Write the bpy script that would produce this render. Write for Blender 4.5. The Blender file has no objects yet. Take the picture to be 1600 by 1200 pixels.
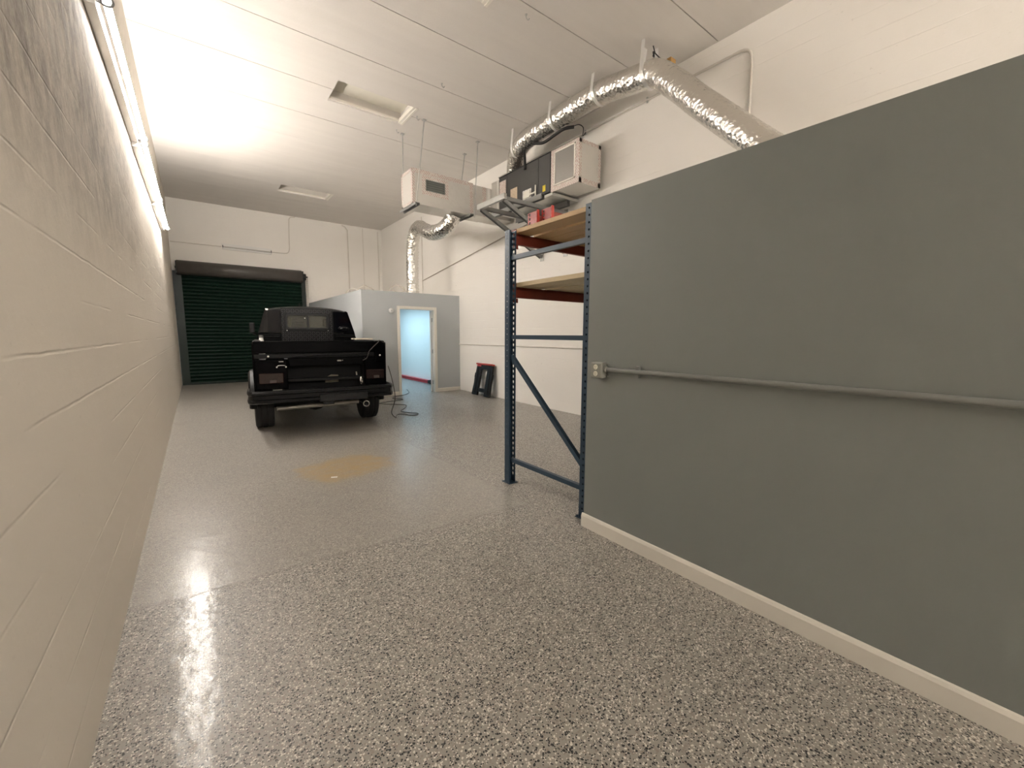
import bpy, bmesh, math, random
from mathutils import Vector, Matrix

random.seed(7)
S = bpy.context.scene
COL = S.collection
PI = math.pi

# ------------------------------------------------------------------ camera
EYE = Vector((0.0, 0.0, 1.45))
FPX, YAW, PITCH, ROLL = 642.46, 0.651372, 0.119988, 0.003455
cam_d = bpy.data.cameras.new('camera')
cam = bpy.data.objects.new('camera', cam_d)
COL.objects.link(cam)
_fw = Vector((math.sin(YAW) * math.cos(PITCH), math.cos(YAW) * math.cos(PITCH), -math.sin(PITCH)))
_rt = Vector((math.cos(YAW), -math.sin(YAW), 0))
_up = _rt.cross(_fw)
_r2 = _rt * math.cos(ROLL) + _up * math.sin(ROLL)
_u2 = _r2.cross(_fw)
_m = Matrix((_r2, _u2, -_fw)).transposed().to_4x4()
_m.translation = EYE
cam.matrix_world = _m
cam_d.sensor_fit = 'HORIZONTAL'
cam_d.sensor_width = 36.0
cam_d.lens = FPX / 1600 * 36.0
cam_d.clip_start = 0.02
cam_d.clip_end = 100
S.camera = cam

# ------------------------------------------------------------------ world, exposure
W = bpy.data.worlds.new('world')
S.world = W
W.use_nodes = True
W.node_tree.nodes['Background'].inputs[0].default_value = (0.8, 0.85, 0.9, 1)
W.node_tree.nodes['Background'].inputs[1].default_value = 0.02
S.view_settings.view_transform = 'Standard'
S.view_settings.look = 'None'
S.view_settings.gamma = 1.0
S.view_settings.exposure = 2.36
S.view_settings.use_curve_mapping = False
S.cycles.use_denoising = True

TUBE_COLOR, TUBE_STRENGTH = (1.0, 0.94, 0.875), 40.0      # the fluorescent tubes of the left wall
OFFICE_COLOR, OFFICE_STRENGTH = (0.49, 0.79, 1.0), 2.35  # the cool panel inside the office

# ------------------------------------------------------------------ materials
def new_mat(name):
    m = bpy.data.materials.new(name)
    m.use_nodes = True
    nt = m.node_tree
    return m, nt, nt.nodes['Principled BSDF']

def node(nt, kind, **kw):
    n = nt.nodes.new(kind)
    for k, v in kw.items():
        if k == 'op': n.operation = v
        elif k == 'inp':
            for i, x in v.items(): n.inputs[i].default_value = x
        else: setattr(n, k, v)
    return n

def mth(nt, op, a, b=None, c=None, clamp=False):
    n = nt.nodes.new('ShaderNodeMath'); n.operation = op; n.use_clamp = clamp
    for i, x in enumerate((a, b, c)):
        if x is None: continue
        if isinstance(x, (int, float)): n.inputs[i].default_value = x
        else: nt.links.new(x, n.inputs[i])
    return n.outputs[0]

def mixc(nt, fac, a, b):
    n = nt.nodes.new('ShaderNodeMix'); n.data_type = 'RGBA'
    def put(sock, x):
        if isinstance(x, (int, float)): sock.default_value = x
        elif isinstance(x, tuple): sock.default_value = (*x[:3], 1)
        else: nt.links.new(x, sock)
    put(n.inputs[0], fac); put(n.inputs[6], a); put(n.inputs[7], b)
    return n.outputs[2]

def maprange(nt, v, a, b, c=0.0, d=1.0, smooth=True):
    n = nt.nodes.new('ShaderNodeMapRange')
    n.interpolation_type = 'SMOOTHSTEP' if smooth else 'LINEAR'
    nt.links.new(v, n.inputs[0])
    for i, x in enumerate((a, b, c, d)): n.inputs[i + 1].default_value = x
    return n.outputs[0]

def noise(nt, vec, scale, detail=3.0, rough=0.5):
    n = nt.nodes.new('ShaderNodeTexNoise')
    n.inputs['Scale'].default_value = scale
    n.inputs['Detail'].default_value = detail
    n.inputs['Roughness'].default_value = rough
    if vec is not None: nt.links.new(vec, n.inputs['Vector'])
    return n.outputs['Fac']

def coords(nt, scale=None, which='Object'):
    t = nt.nodes.new('ShaderNodeTexCoord')
    if scale is None: return t.outputs[which]
    mp = nt.nodes.new('ShaderNodeMapping')
    mp.inputs['Scale'].default_value = scale
    nt.links.new(t.outputs[which], mp.inputs[0])
    return mp.outputs[0]

def bump(nt, b, height, strength, dist):
    n = nt.nodes.new('ShaderNodeBump')
    n.inputs['Strength'].default_value = strength
    n.inputs['Distance'].default_value = dist
    nt.links.new(height, n.inputs['Height'])
    nt.links.new(n.outputs[0], b.inputs['Normal'])

def simple(name, color, rough=0.5, metal=0.0, var=0.0, vscale=8.0, bstr=0.0, bscale=60.0, coat=0.0, spec=0.5):
    m, nt, b = new_mat(name)
    b.inputs['Base Color'].default_value = (*color, 1)
    b.inputs['Roughness'].default_value = rough
    b.inputs['Metallic'].default_value = metal
    b.inputs['Coat Weight'].default_value = coat
    b.inputs['Coat Roughness'].default_value = 0.08
    b.inputs['Specular IOR Level'].default_value = spec
    co = coords(nt)
    if var:
        f = noise(nt, co, vscale, 4)
        dk = tuple(c * (1 - var) for c in color); lt = tuple(min(1, c * (1 + var)) for c in color)
        nt.links.new(mixc(nt, f, dk, lt), b.inputs['Base Color'])
    if bstr:
        bump(nt, b, noise(nt, co, bscale, 3), bstr, 0.01)
    return m

def emit(name, color, strength):
    m, nt, b = new_mat(name)
    b.inputs['Base Color'].default_value = (0.9, 0.9, 0.9, 1)
    b.inputs['Emission Color'].default_value = (*color, 1)
    b.inputs['Emission Strength'].default_value = strength
    return m

def block_wall(name, color, rough, joint, streak, fine, dirt=0.0, patch=0.0):
    """painted concrete block: level bed joints every 0.2 m, lumps of paint, old stains"""
    m, nt, b = new_mat(name)
    co = coords(nt)
    sep = nt.nodes.new('ShaderNodeSeparateXYZ'); nt.links.new(co, sep.inputs[0])
    wob = noise(nt, co, 5.0, 3)
    z = mth(nt, 'ADD', sep.outputs[2], mth(nt, 'MULTIPLY', wob, 0.012))
    fr = mth(nt, 'FRACT', mth(nt, 'MULTIPLY', mth(nt, 'SUBTRACT', z, 0.091), 5.0))
    d = mth(nt, 'ABSOLUTE', mth(nt, 'SUBTRACT', fr, 0.5))          # 0 at the joint
    gap = maprange(nt, d, 0.0, 0.045, 1.0, 0.0)
    broken = maprange(nt, noise(nt, coords(nt, (0.7, 0.7, 3.0)), 1.6, 2), 0.40, 0.62)
    h = mth(nt, 'MULTIPLY', mth(nt, 'MULTIPLY', gap, broken), -joint)
    st = noise(nt, coords(nt, (1.2, 1.2, 0.5)), 3.0, 5, 0.6)
    h = mth(nt, 'ADD', h, mth(nt, 'MULTIPLY', st, streak))
    if patch:
        up0 = maprange(nt, sep.outputs[2], 1.9, 2.7)
        rg = noise(nt, coords(nt, (1.0, 3.0, 0.8)), 4.0, 5, 0.62)
        h = mth(nt, 'ADD', h, mth(nt, 'MULTIPLY', mth(nt, 'MULTIPLY', up0, rg), 0.020))
    fi = noise(nt, co, 28.0, 4, 0.65)
    h = mth(nt, 'ADD', h, mth(nt, 'MULTIPLY', fi, fine))
    bump(nt, b, h, 1.0, 1.0)
    dk = tuple(c * 0.93 for c in color)
    c1 = mixc(nt, noise(nt, coords(nt, (0.5, 0.5, 0.9)), 1.3, 5), dk, color)
    if dirt:
        pits = maprange(nt, noise(nt, coords(nt, (9, 9, 16)), 2.2, 3, 0.6), 0.67, 0.75)
        pm = maprange(nt, noise(nt, co, 0.8, 3), 0.45, 0.65)
        c1 = mixc(nt, mth(nt, 'MULTIPLY', mth(nt, 'MULTIPLY', pits, pm), dirt), c1, (0.33, 0.29, 0.24))
    if patch:
        # grime high on the wall, darkened further to offset the strong tube light
        up = maprange(nt, sep.outputs[2], 1.6, 2.5)
        blot = maprange(nt, noise(nt, coords(nt, (1, 0.55, 1)), 1.8, 6, 0.65), 0.30, 0.56)
        c1 = mixc(nt, mth(nt, 'MULTIPLY', mth(nt, 'MULTIPLY', up, maprange(nt, mth(nt, 'ADD', sep.outputs[1], mth(nt, 'MULTIPLY', blot, 2.5)), 4.8, 9.0, 1.0, 0.30)), mth(nt, 'MULTIPLY', mth(nt, 'ADD', mth(nt, 'MULTIPLY', blot, 0.30), 0.70), patch)), c1, mixc(nt, maprange(nt, noise(nt, coords(nt, (1, 1, 0.6)), 11.0, 6, 0.7), 0.35, 0.65), (0.20, 0.175, 0.15), (0.44, 0.39, 0.335)))
    nt.links.new(c1, b.inputs['Base Color'])
    b.inputs['Roughness'].default_value = rough
    b.inputs['Specular IOR Level'].default_value = 0.2
    return m

def floor_mat():
    """flake-broadcast epoxy: grey slab with black and white chips, smoother beyond the slab joints"""
    m, nt, b = new_mat('flake_epoxy')
    co = coords(nt)
    sep = nt.nodes.new('ShaderNodeSeparateXYZ'); nt.links.new(co, sep.inputs[0])
    x, y = sep.outputs[0], sep.outputs[1]
    wob = mth(nt, 'MULTIPLY', mth(nt, 'SUBTRACT', noise(nt, co, 2.5, 3), 0.5), 0.10)
    jx = mth(nt, 'ADD', mth(nt, 'SUBTRACT', x, 2.18), wob)                    # >0 right of the joint
    jy = mth(nt, 'ADD', mth(nt, 'SUBTRACT', y, mth(nt, 'SUBTRACT', 2.78, mth(nt, 'MULTIPLY', x, 0.08))), wob)
    fine_x = maprange(nt, jx, -0.05, 0.05, 1.0, 0.0)
    fine_y = maprange(nt, jy, -0.05, 0.05, 0.0, 1.0)
    smooth = mth(nt, 'MULTIPLY', fine_x, fine_y)                               # 1 on the smooth slab
    def flakes(scale, seed):
        mp = nt.nodes.new('ShaderNodeMapping'); mp.inputs['Location'].default_value = (seed, seed * 1.7, 0)
        nt.links.new(co, mp.inputs[0])
        v = nt.nodes.new('ShaderNodeTexVoronoi'); v.voronoi_dimensions = '2D'
        v.inputs['Scale'].default_value = scale
        nt.links.new(mp.outputs[0], v.inputs['Vector'])
        s = nt.nodes.new('ShaderNodeSeparateColor'); nt.links.new(v.outputs['Color'], s.inputs[0])
        return v.outputs['Distance'], s.outputs[0], s.outputs[1]
    col = mixc(nt, noise(nt, co, 1.7, 4), (0.31, 0.29, 0.255), (0.395, 0.365, 0.322))
    hs = None
    for scale, seed, lim in ((105, 0.0, 0.42), (150, 3.1, 0.40)):
        d, ra, rb = flakes(scale, seed)
        size = mth(nt, 'ADD', mth(nt, 'MULTIPLY', rb, 0.30), lim - 0.15)
        inside = mth(nt, 'LESS_THAN', d, size)
        blk = mth(nt, 'MULTIPLY', inside, mth(nt, 'LESS_THAN', ra, 0.17))
        wht = mth(nt, 'MULTIPLY', inside, mth(nt, 'GREATER_THAN', ra, 0.86))
        tan = mth(nt, 'MULTIPLY', inside, mth(nt, 'MULTIPLY', mth(nt, 'GREATER_THAN', ra, 0.42), mth(nt, 'LESS_THAN', ra, 0.56)))
        amt = mth(nt, 'SUBTRACT', 1.0, mth(nt, 'MULTIPLY', smooth, 0.35))
        col = mixc(nt, mth(nt, 'MULTIPLY', blk, amt), col, (0.018, 0.019, 0.020))
        col = mixc(nt, mth(nt, 'MULTIPLY', wht, amt), col, (0.76, 0.72, 0.65))
        col = mixc(nt, mth(nt, 'MULTIPLY', mth(nt, 'MULTIPLY', tan, amt), 0.8), col, (0.30, 0.25, 0.21))
        hh = mth(nt, 'MULTIPLY', inside, ra)
        hs = hh if hs is None else mth(nt, 'ADD', hs, hh)
    # smooth slab carries more top coat, a shade lighter
    col = mixc(nt, mth(nt, 'MULTIPLY', smooth, 0.22), col, (0.41, 0.38, 0.335))
    # joint lines
    ln = mth(nt, 'ADD',
             mth(nt, 'MULTIPLY', maprange(nt, mth(nt, 'ABSOLUTE', jx), 0.0, 0.03, 1.0, 0.0), fine_y),
             mth(nt, 'MULTIPLY', maprange(nt, mth(nt, 'ABSOLUTE', jy), 0.0, 0.03, 1.0, 0.0), fine_x), clamp=True)
    col = mixc(nt, mth(nt, 'MULTIPLY', ln, 0.22), col, (0.17, 0.145, 0.115))
    # rust coloured stain behind the truck
    sx = mth(nt, 'DIVIDE', mth(nt, 'SUBTRACT', x, 1.20), 0.54)
    sy = mth(nt, 'DIVIDE', mth(nt, 'SUBTRACT', y, 4.58), 0.46)
    r = mth(nt, 'SQRT', mth(nt, 'ADD', mth(nt, 'MULTIPLY', sx, sx), mth(nt, 'MULTIPLY', sy, sy)))
    r = mth(nt, 'ADD', r, mth(nt, 'MULTIPLY', mth(nt, 'SUBTRACT', noise(nt, co, 3.5, 4), 0.5), 0.9))
    st = maprange(nt, r, 0.72, 1.02, 1.0, 0.0)
    st = mth(nt, 'MULTIPLY', st, maprange(nt, noise(nt, co, 9.0, 4), 0.25, 0.7, 0.45, 1.0))
    col = mixc(nt, mth(nt, 'MULTIPLY', st, 0.92), col, (0.44, 0.315, 0.15))
    # scuffs
    sc = maprange(nt, noise(nt, coords(nt, (1.0, 0.5, 1)), 1.6, 4), 0.62, 0.75)
    col = mixc(nt, mth(nt, 'MULTIPLY', sc, 0.25), col, (0.19, 0.16, 0.13))
    nt.links.new(col, b.inputs['Base Color'])
    nt.links.new(mth(nt, 'ADD', 0.42, mth(nt, 'MULTIPLY', smooth, -0.06)), b.inputs['Roughness'])
    b.inputs['Coat Weight'].default_value = 0.55
    nt.links.new(mth(nt, 'ADD', 0.14, mth(nt, 'MULTIPLY', smooth, 0.04)), b.inputs['Coat Roughness'])
    swell = noise(nt, co, 2.2, 2)
    h = mth(nt, 'ADD', mth(nt, 'MULTIPLY', mth(nt, 'MULTIPLY', hs, mth(nt, 'SUBTRACT', 1.0, mth(nt, 'MULTIPLY', smooth, 0.5))), 0.0020), mth(nt, 'MULTIPLY', swell, 0.006))
    h = mth(nt, 'ADD', h, mth(nt, 'MULTIPLY', noise(nt, co, 14.0, 3), 0.0022))
    h = mth(nt, 'SUBTRACT', h, mth(nt, 'MULTIPLY', ln, 0.0015))
    n = nt.nodes.new('ShaderNodeBump'); n.inputs['Strength'].default_value = 0.8; n.inputs['Distance'].default_value = 1.0
    nt.links.new(h, n.inputs['Height'])
    nt.links.new(n.outputs[0], b.inputs['Normal']); nt.links.new(n.outputs[0], b.inputs['Coat Normal'])
    return m

def foil_mat(name, base, rough, metal, crinkle, scale):
    m, nt, b = new_mat(name)
    co = coords(nt)
    b.inputs['Base Color'].default_value = (*base, 1)
    b.inputs['Metallic'].default_value = metal
    b.inputs['Roughness'].default_value = rough
    v = nt.nodes.new('ShaderNodeTexVoronoi'); v.inputs['Scale'].default_value = scale
    nt.links.new(co, v.inputs['Vector'])
    h = mth(nt, 'ADD', v.outputs['Distance'], mth(nt, 'MULTIPLY', noise(nt, co, scale * 1.7, 4), 0.7))
    bump(nt, b, h, crinkle, 0.02)
    return m

def printed_tape():
    """foil tape with slanting rows of faded red print"""
    m, nt, b = new_mat('printed_foil_tape')
    co = coords(nt)
    sep = nt.nodes.new('ShaderNodeSeparateXYZ'); nt.links.new(co, sep.inputs[0])
    s = mth(nt, 'ADD', mth(nt, 'ADD', sep.outputs[0], sep.outputs[1]), sep.outputs[2])
    f = mth(nt, 'FRACT', mth(nt, 'MULTIPLY', s, 22.0))
    dash = mth(nt, 'LESS_THAN', f, 0.42)
    g = mth(nt, 'LESS_THAN', noise(nt, co, 45.0, 2), 0.56)
    c = mixc(nt, mth(nt, 'MULTIPLY', mth(nt, 'MULTIPLY', dash, g), 0.62), (0.70, 0.67, 0.62), (0.40, 0.12, 0.10))
    nt.links.new(c, b.inputs['Base Color'])
    b.inputs['Metallic'].default_value = 0.35; b.inputs['Roughness'].default_value = 0.4
    return m

def wood_mat(name, a, c, axis='x'):
    m, nt, b = new_mat(name)
    sc = {'x': (1, 14, 14), 'y': (14, 1, 14)}[axis]
    f = noise(nt, coords(nt, sc), 2.2, 5, 0.6)
    nt.links.new(mixc(nt, f, a, c), b.inputs['Base Color'])
    b.inputs['Roughness'].default_value = 0.6
    bump(nt, b, f, 0.15, 0.01)
    return m

def ceiling_mat():
    m, nt, b = new_mat('painted_plank_ceiling')
    co = coords(nt)
    f = noise(nt, coords(nt, (0.25, 2.5, 1)), 1.8, 5, 0.6)
    c = mixc(nt, f, (0.64, 0.605, 0.565), (0.75, 0.715, 0.67))
    nt.links.new(c, b.inputs['Base Color'])
    b.inputs['Roughness'].default_value = 0.75
    h = mth(nt, 'ADD', noise(nt, coords(nt, (0.3, 3, 1)), 3.0, 4), mth(nt, 'MULTIPLY', noise(nt, co, 40, 3), 0.25))
    bump(nt, b, h, 0.35, 0.01)
    return m

def glass_mat(name, color, rough=0.02, trans=0.9):
    m, nt, b = new_mat(name)
    b.inputs['Base Color'].default_value = (*color, 1)
    b.inputs['Roughness'].default_value = rough
    b.inputs['Transmission Weight'].default_value = trans
    b.inputs['IOR'].default_value = 1.2
    return m

def label_paper(name, color, ink):
    m, nt, b = new_mat(name)
    f = noise(nt, coords(nt, (1, 30, 120)), 1.0, 1)
    nt.links.new(mixc(nt, maprange(nt, f, 0.54, 0.57, 0.0, 0.55), color, ink), b.inputs['Base Color'])
    b.inputs['Roughness'].default_value = 0.5
    return m

M = dict(
    floor=floor_mat(),
    wall_left=block_wall('rough_painted_block', (0.82, 0.755, 0.665), 0.68, 0.0028, 0.006, 0.0012, 0.15, 0.95),
    wall=block_wall('painted_block', (0.92, 0.89, 0.84), 0.6, 0.0022, 0.006, 0.0011, 0.45),
    ceiling=ceiling_mat(),
    seam=simple('seam_filler', (0.20, 0.18, 0.155), 0.9),
    grey=simple('grey_wall_paint', (0.24, 0.255, 0.243), 0.50, bstr=0.06, bscale=90),
    office_grey=simple('office_grey_paint', (0.45, 0.475, 0.485), 0.50, bstr=0.06, bscale=90),
    trim=simple('cream_trim_paint', (0.80, 0.765, 0.69), 0.4),
    white=simple('white_paint', (0.82, 0.81, 0.78), 0.4),
    tube_near=emit('lit_tube_dimmed', TUBE_COLOR, TUBE_STRENGTH * 0.34),  # set dimmer to even out the light along the row
    fill_tube=emit('added_fill_tube', TUBE_COLOR, TUBE_STRENGTH * 2.1),  # for the added fill lights behind the camera
    tube_mid=emit('lit_tube', TUBE_COLOR, TUBE_STRENGTH * 0.80),
    tube_far=emit('lit_tube_boosted', TUBE_COLOR, TUBE_STRENGTH * 1.25),  # set stronger to brighten the far end of the room
    tube_off=simple('unlit_tube', (0.62, 0.60, 0.56), 0.2),
    office=emit('lit_panel', OFFICE_COLOR, OFFICE_STRENGTH),
    holder=simple('lampholder_plastic', (0.16, 0.155, 0.15), 0.3),
    green=simple('dark_green_steel', (0.0045, 0.017, 0.011), 0.38, var=0.15, spec=0.12),
    green_rail=simple('dark_green_rail', (0.004, 0.013, 0.009), 0.4, spec=0.3),
    hood=simple('brown_grey_hood', (0.085, 0.077, 0.070), 0.42, var=0.2),
    black_steel=simple('black_steel', (0.012, 0.012, 0.012), 0.5),
    chain=simple('chain_steel', (0.35, 0.33, 0.30), 0.4, 0.8),
    paint=simple('black_car_paint', (0.0012, 0.0012, 0.0016), 0.25, spec=0.05),
    satin=simple('satin_black', (0.003, 0.003, 0.0034), 0.36, spec=0.2),
    tread=simple('diamond_plate_black', (0.003, 0.003, 0.0034), 0.34, spec=0.12),
    tread_hi=simple('lighter_tread_black', (0.018, 0.017, 0.016), 0.3, spec=0.6),  # raised treads, a little lighter than the plate
    plastic=simple('black_plastic', (0.006, 0.006, 0.0065), 0.4, spec=0.3),
    rubber=simple('tyre_rubber', (0.006, 0.0055, 0.0055), 0.75, bstr=0.2),
    under=simple('underbody_black', (0.006, 0.006, 0.006), 0.8),
    darkglass=simple('dark_glass', (0.002, 0.002, 0.0035), 0.06, spec=0.25),
    glass=glass_mat('tinted_glass', (0.55, 0.54, 0.48)),
    redlens=simple('smoked_red_lens', (0.018, 0.007, 0.006), 0.2, spec=0.4),
    clearlens=simple('smoked_clear_lens', (0.06, 0.045, 0.04), 0.25),
    chrome=simple('chrome', (0.8, 0.8, 0.8), 0.15, 1.0),
    axle=simple('bare_steel', (0.38, 0.36, 0.32), 0.45, 0.5, var=0.25),
    plate=simple('tan_plate', (0.30, 0.27, 0.19), 0.6, var=0.25),
    seat=simple('beige_seat', (0.42, 0.37, 0.28), 0.8),
    copper=simple('copper_wire', (0.45, 0.22, 0.10), 0.35, 0.8),
    blue=simple('rack_blue', (0.022, 0.052, 0.088), 0.42, var=0.15),
    dkgreen=simple('rack_dark_green', (0.010, 0.030, 0.030), 0.45, var=0.15),
    rackred=simple('rack_red', (0.21, 0.030, 0.014), 0.5, var=0.2),
    red=simple('bright_red', (0.40, 0.035, 0.022), 0.4, var=0.1),
    pinkred=simple('red_beam_paint', (0.75, 0.10, 0.12), 0.4),
    plank=wood_mat('shelf_plank', (0.50, 0.33, 0.17), (0.70, 0.52, 0.31), 'y'),
    plank2=wood_mat('pale_shelf_plank', (0.62, 0.50, 0.30), (0.78, 0.66, 0.44), 'y'),
    board=wood_mat('pale_board', (0.62, 0.54, 0.42), (0.78, 0.70, 0.58), 'y'),
    block=simple('brown_block', (0.35, 0.20, 0.06), 0.7, var=0.3),
    foil=foil_mat('crinkled_foil', (0.80, 0.78, 0.74), 0.22, 1.0, 0.5, 22.0),
    ductboard=foil_mat('foil_duct_board', (0.66, 0.64, 0.60), 0.42, 0.65, 0.10, 14.0),
    tape=printed_tape(),
    brightfoil=foil_mat('bright_foil_tape', (0.88, 0.87, 0.84), 0.35, 0.6, 0.15, 30.0),
    unit=simple('dark_grey_steel', (0.060, 0.058, 0.056), 0.45),
    unit_edge=simple('black_edge', (0.02, 0.02, 0.02), 0.5),
    filter=simple('filter_mesh', (0.36, 0.35, 0.33), 0.35, 0.75, bstr=0.3, bscale=45),
    galv=simple('galvanised_steel', (0.50, 0.50, 0.48), 0.38, 0.7, var=0.15, vscale=15),
    channel=simple('grey_channel', (0.30, 0.30, 0.29), 0.42, 0.5),
    pan=simple('drain_pan_steel', (0.58, 0.58, 0.54), 0.35, 0.6),
    grille=simple('grille_dark', (0.05, 0.055, 0.05), 0.5),
    grille_slat=simple('grille_slat', (0.22, 0.23, 0.21), 0.4),
    hose=simple('black_insulation', (0.010, 0.010, 0.010), 0.6),
    pvc=simple('white_pvc', (0.78, 0.75, 0.66), 0.4),
    conduit=simple('painted_conduit', (0.66, 0.62, 0.56), 0.45),
    conduit_grey=simple('grey_painted_conduit', (0.23, 0.235, 0.225), 0.38),
    drain=simple('drain_line', (0.42, 0.36, 0.30), 0.5),
    boxgrey=simple('outlet_box_grey', (0.30, 0.30, 0.27), 0.4, 0.3),
    ivory=simple('ivory_socket', (0.80, 0.77, 0.66), 0.4),
    slot=simple('socket_slot', (0.03, 0.03, 0.03), 0.5),
    cord=simple('grey_cord', (0.06, 0.05, 0.045), 0.5),
    label_white=label_paper('white_label', (0.74, 0.72, 0.68), (0.25, 0.24, 0.23)),
    label_tan=label_paper('tan_label', (0.70, 0.57, 0.42), (0.5, 0.38, 0.26)),
    label_pink=label_paper('pink_label', (0.74, 0.66, 0.60), (0.45, 0.25, 0.22)),
    yellow=simple('yellow_label', (0.80, 0.62, 0.04), 0.5),
    recess=simple('recess_panel', (0.72, 0.69, 0.60), 0.7, var=0.06),
    cable=simple('pale_cable', (0.55, 0.50, 0.44), 0.5),
)

# ------------------------------------------------------------------ mesh helpers
class MB:
    def __init__(self): self.bm = bmesh.new()
    def face(self, pts):
        return self.bm.faces.new([self.bm.verts.new(p) for p in pts])
    def box(self, lo, hi, mat=None):
        x0, y0, z0 = lo; x1, y1, z1 = hi
        c = [Vector(p) for p in ((x0,y0,z0),(x1,y0,z0),(x1,y1,z0),(x0,y1,z0),(x0,y0,z1),(x1,y0,z1),(x1,y1,z1),(x0,y1,z1))]
        if mat is not None: c = [mat @ p for p in c]
        v = [self.bm.verts.new(p) for p in c]
        for f in ((0,3,2,1),(4,5,6,7),(0,1,5,4),(1,2,6,5),(2,3,7,6),(3,0,4,7)):
            self.bm.faces.new([v[i] for i in f])
        return self
    def bar(self, p0, p1, w, h, up=(0,0,1)):
        """a box beam from p0 to p1: w across, h along `up`"""
        p0, p1 = Vector(p0), Vector(p1); d = (p1 - p0); L = d.length; d.normalize()
        u = Vector(up); s = d.cross(u)
        if s.length < 1e-4: s = d.cross(Vector((1,0,0)))
        s.normalize(); u = s.cross(d)
        mt = Matrix((s, d, u)).transposed().to_4x4(); mt.translation = p0
        return self.box((-w/2, 0, -h/2), (w/2, L, h/2), mt)
    def channel(self, p0, p1, w, h, t=0.004, up=(0,0,1)):
        """an open C section from p0 to p1, open towards -up"""
        p0, p1 = Vector(p0), Vector(p1); d = (p1 - p0); L = d.length; d.normalize()
        u = Vector(up); s = d.cross(u)
        if s.length < 1e-4: s = d.cross(Vector((1,0,0)))
        s.normalize(); u = s.cross(d)
        mt = Matrix((s, d, u)).transposed().to_4x4(); mt.translation = p0
        self.box((-w/2, 0, h/2 - t), (w/2, L, h/2), mt)
        self.box((-w/2, 0, -h/2), (-w/2 + t, L, h/2 - t), mt)
        return self.box((w/2 - t, 0, -h/2), (w/2, L, h/2 - t), mt)
    def rings(self, rr, closed=True, cap=True):
        vs = [[self.bm.verts.new(p) for p in r] for r in rr]
        n = len(vs[0])
        for a, b in zip(vs, vs[1:]):
            for i in range(n if closed else n - 1):
                j = (i + 1) % n
                self.bm.faces.new((a[i], a[j], b[j], b[i]))
        if cap and closed:
            self.bm.faces.new(vs[0][::-1]); self.bm.faces.new(vs[-1])
        return self
    def tube(self, path, r, seg=12, cap=True, rfun=None):
        P = [Vector(p) for p in path]
        T = []
        for i in range(len(P)):
            a = P[max(i-1, 0)]; b = P[min(i+1, len(P)-1)]
            T.append((b - a).normalized())
        n = Vector((0,0,1)) if abs(T[0].z) < 0.9 else Vector((1,0,0))
        n = (n - T[0] * n.dot(T[0])).normalized()
        rr = []
        for i, (p, t) in enumerate(zip(P, T)):
            n = (n - t * n.dot(t)).normalized(); bnm = t.cross(n)
            ring = []
            for k in range(seg):
                a = 2 * PI * k / seg
                rad = rfun(i, k) if rfun else r
                ring.append(p + (n * math.cos(a) + bnm * math.sin(a)) * rad)
            rr.append(ring)
        return self.rings(rr, True, cap)
    def cyl(self, p0, p1, r, seg=24): return self.tube([p0, p1], r, seg)
    def lathe(self, prof, c, axis=(1,0,0), seg=32):
        """profile of (radius, along-axis) spun about the axis through c"""
        ax = Vector(axis).normalized()
        n = ax.orthogonal().normalized(); b = ax.cross(n); c = Vector(c)
        rr = [[c + ax * h + (n * math.cos(2*PI*k/seg) + b * math.sin(2*PI*k/seg)) * r for k in range(seg)] for r, h in prof]
        return self.rings(rr, True, True)
    def prism(self, pts, vec):
        vec = Vector(vec)
        a = [self.bm.verts.new(Vector(p)) for p in pts]; b = [self.bm.verts.new(Vector(p) + vec) for p in pts]
        n = len(a)
        self.bm.faces.new(a[::-1]); self.bm.faces.new(b)
        for i in range(n):
            j = (i + 1) % n
            self.bm.faces.new((a[i], a[j], b[j], b[i]))
        return self

def bez(pts, n=12):
    """Catmull-Rom through the points"""
    P = [Vector(p) for p in pts]; out = []
    for i in range(len(P) - 1):
        a = P[max(i-1, 0)]; b = P[i]; c = P[i+1]; d = P[min(i+2, len(P)-1)]
        for k in range(n):
            t = k / n
            out.append(0.5 * ((2*b) + (c-a)*t + (2*a-5*b+4*c-d)*t*t + (3*b-a-3*c+d)*t**3))
    out.append(P[-1])
    return out

def props(o, label=None, cat=None, group=None, kind=None):
    if label: o['label'] = label
    if cat: o['category'] = cat
    if group: o['group'] = group
    if kind: o['kind'] = kind
    return o

def world_of(o):
    m = o.matrix_basis.copy()
    while o.parent is not None:
        o = o.parent; m = o.matrix_basis @ m
    return m

def obj(name, mb, mat, parent=None, local=False, bevel=0.0, smooth=False, solid=0.0, seg=2):
    bm = mb.bm
    if parent is not None and not local:
        bmesh.ops.transform(bm, matrix=world_of(parent).inverted(), verts=bm.verts)
    bmesh.ops.recalc_face_normals(bm, faces=bm.faces)
    me = bpy.data.meshes.new(name); bm.to_mesh(me); bm.free()
    if smooth:
        for p in me.polygons: p.use_smooth = True
    me.materials.append(mat)
    o = bpy.data.objects.new(name, me); COL.objects.link(o)
    if parent is not None: o.parent = parent
    if solid:
        md = o.modifiers.new('solid', 'SOLIDIFY'); md.thickness = solid; md.offset = 0
    if bevel:
        md = o.modifiers.new('bevel', 'BEVEL'); md.width = bevel; md.segments = seg; md.limit_method = 'ANGLE'; md.angle_limit = 0.7
        md.harden_normals = False
    if smooth:
        try:
            me.set_sharp_from_angle(angle=math.radians(40))
        except Exception: pass
    return o

def thing(name, label, cat, loc=(0,0,0), rotz=0.0, group=None, kind=None):
    o = bpy.data.objects.new(name, None); COL.objects.link(o)
    o.empty_display_size = 0.1
    o.location = loc; o.rotation_euler = (0, 0, rotz)
    return props(o, label, cat, group, kind)

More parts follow.
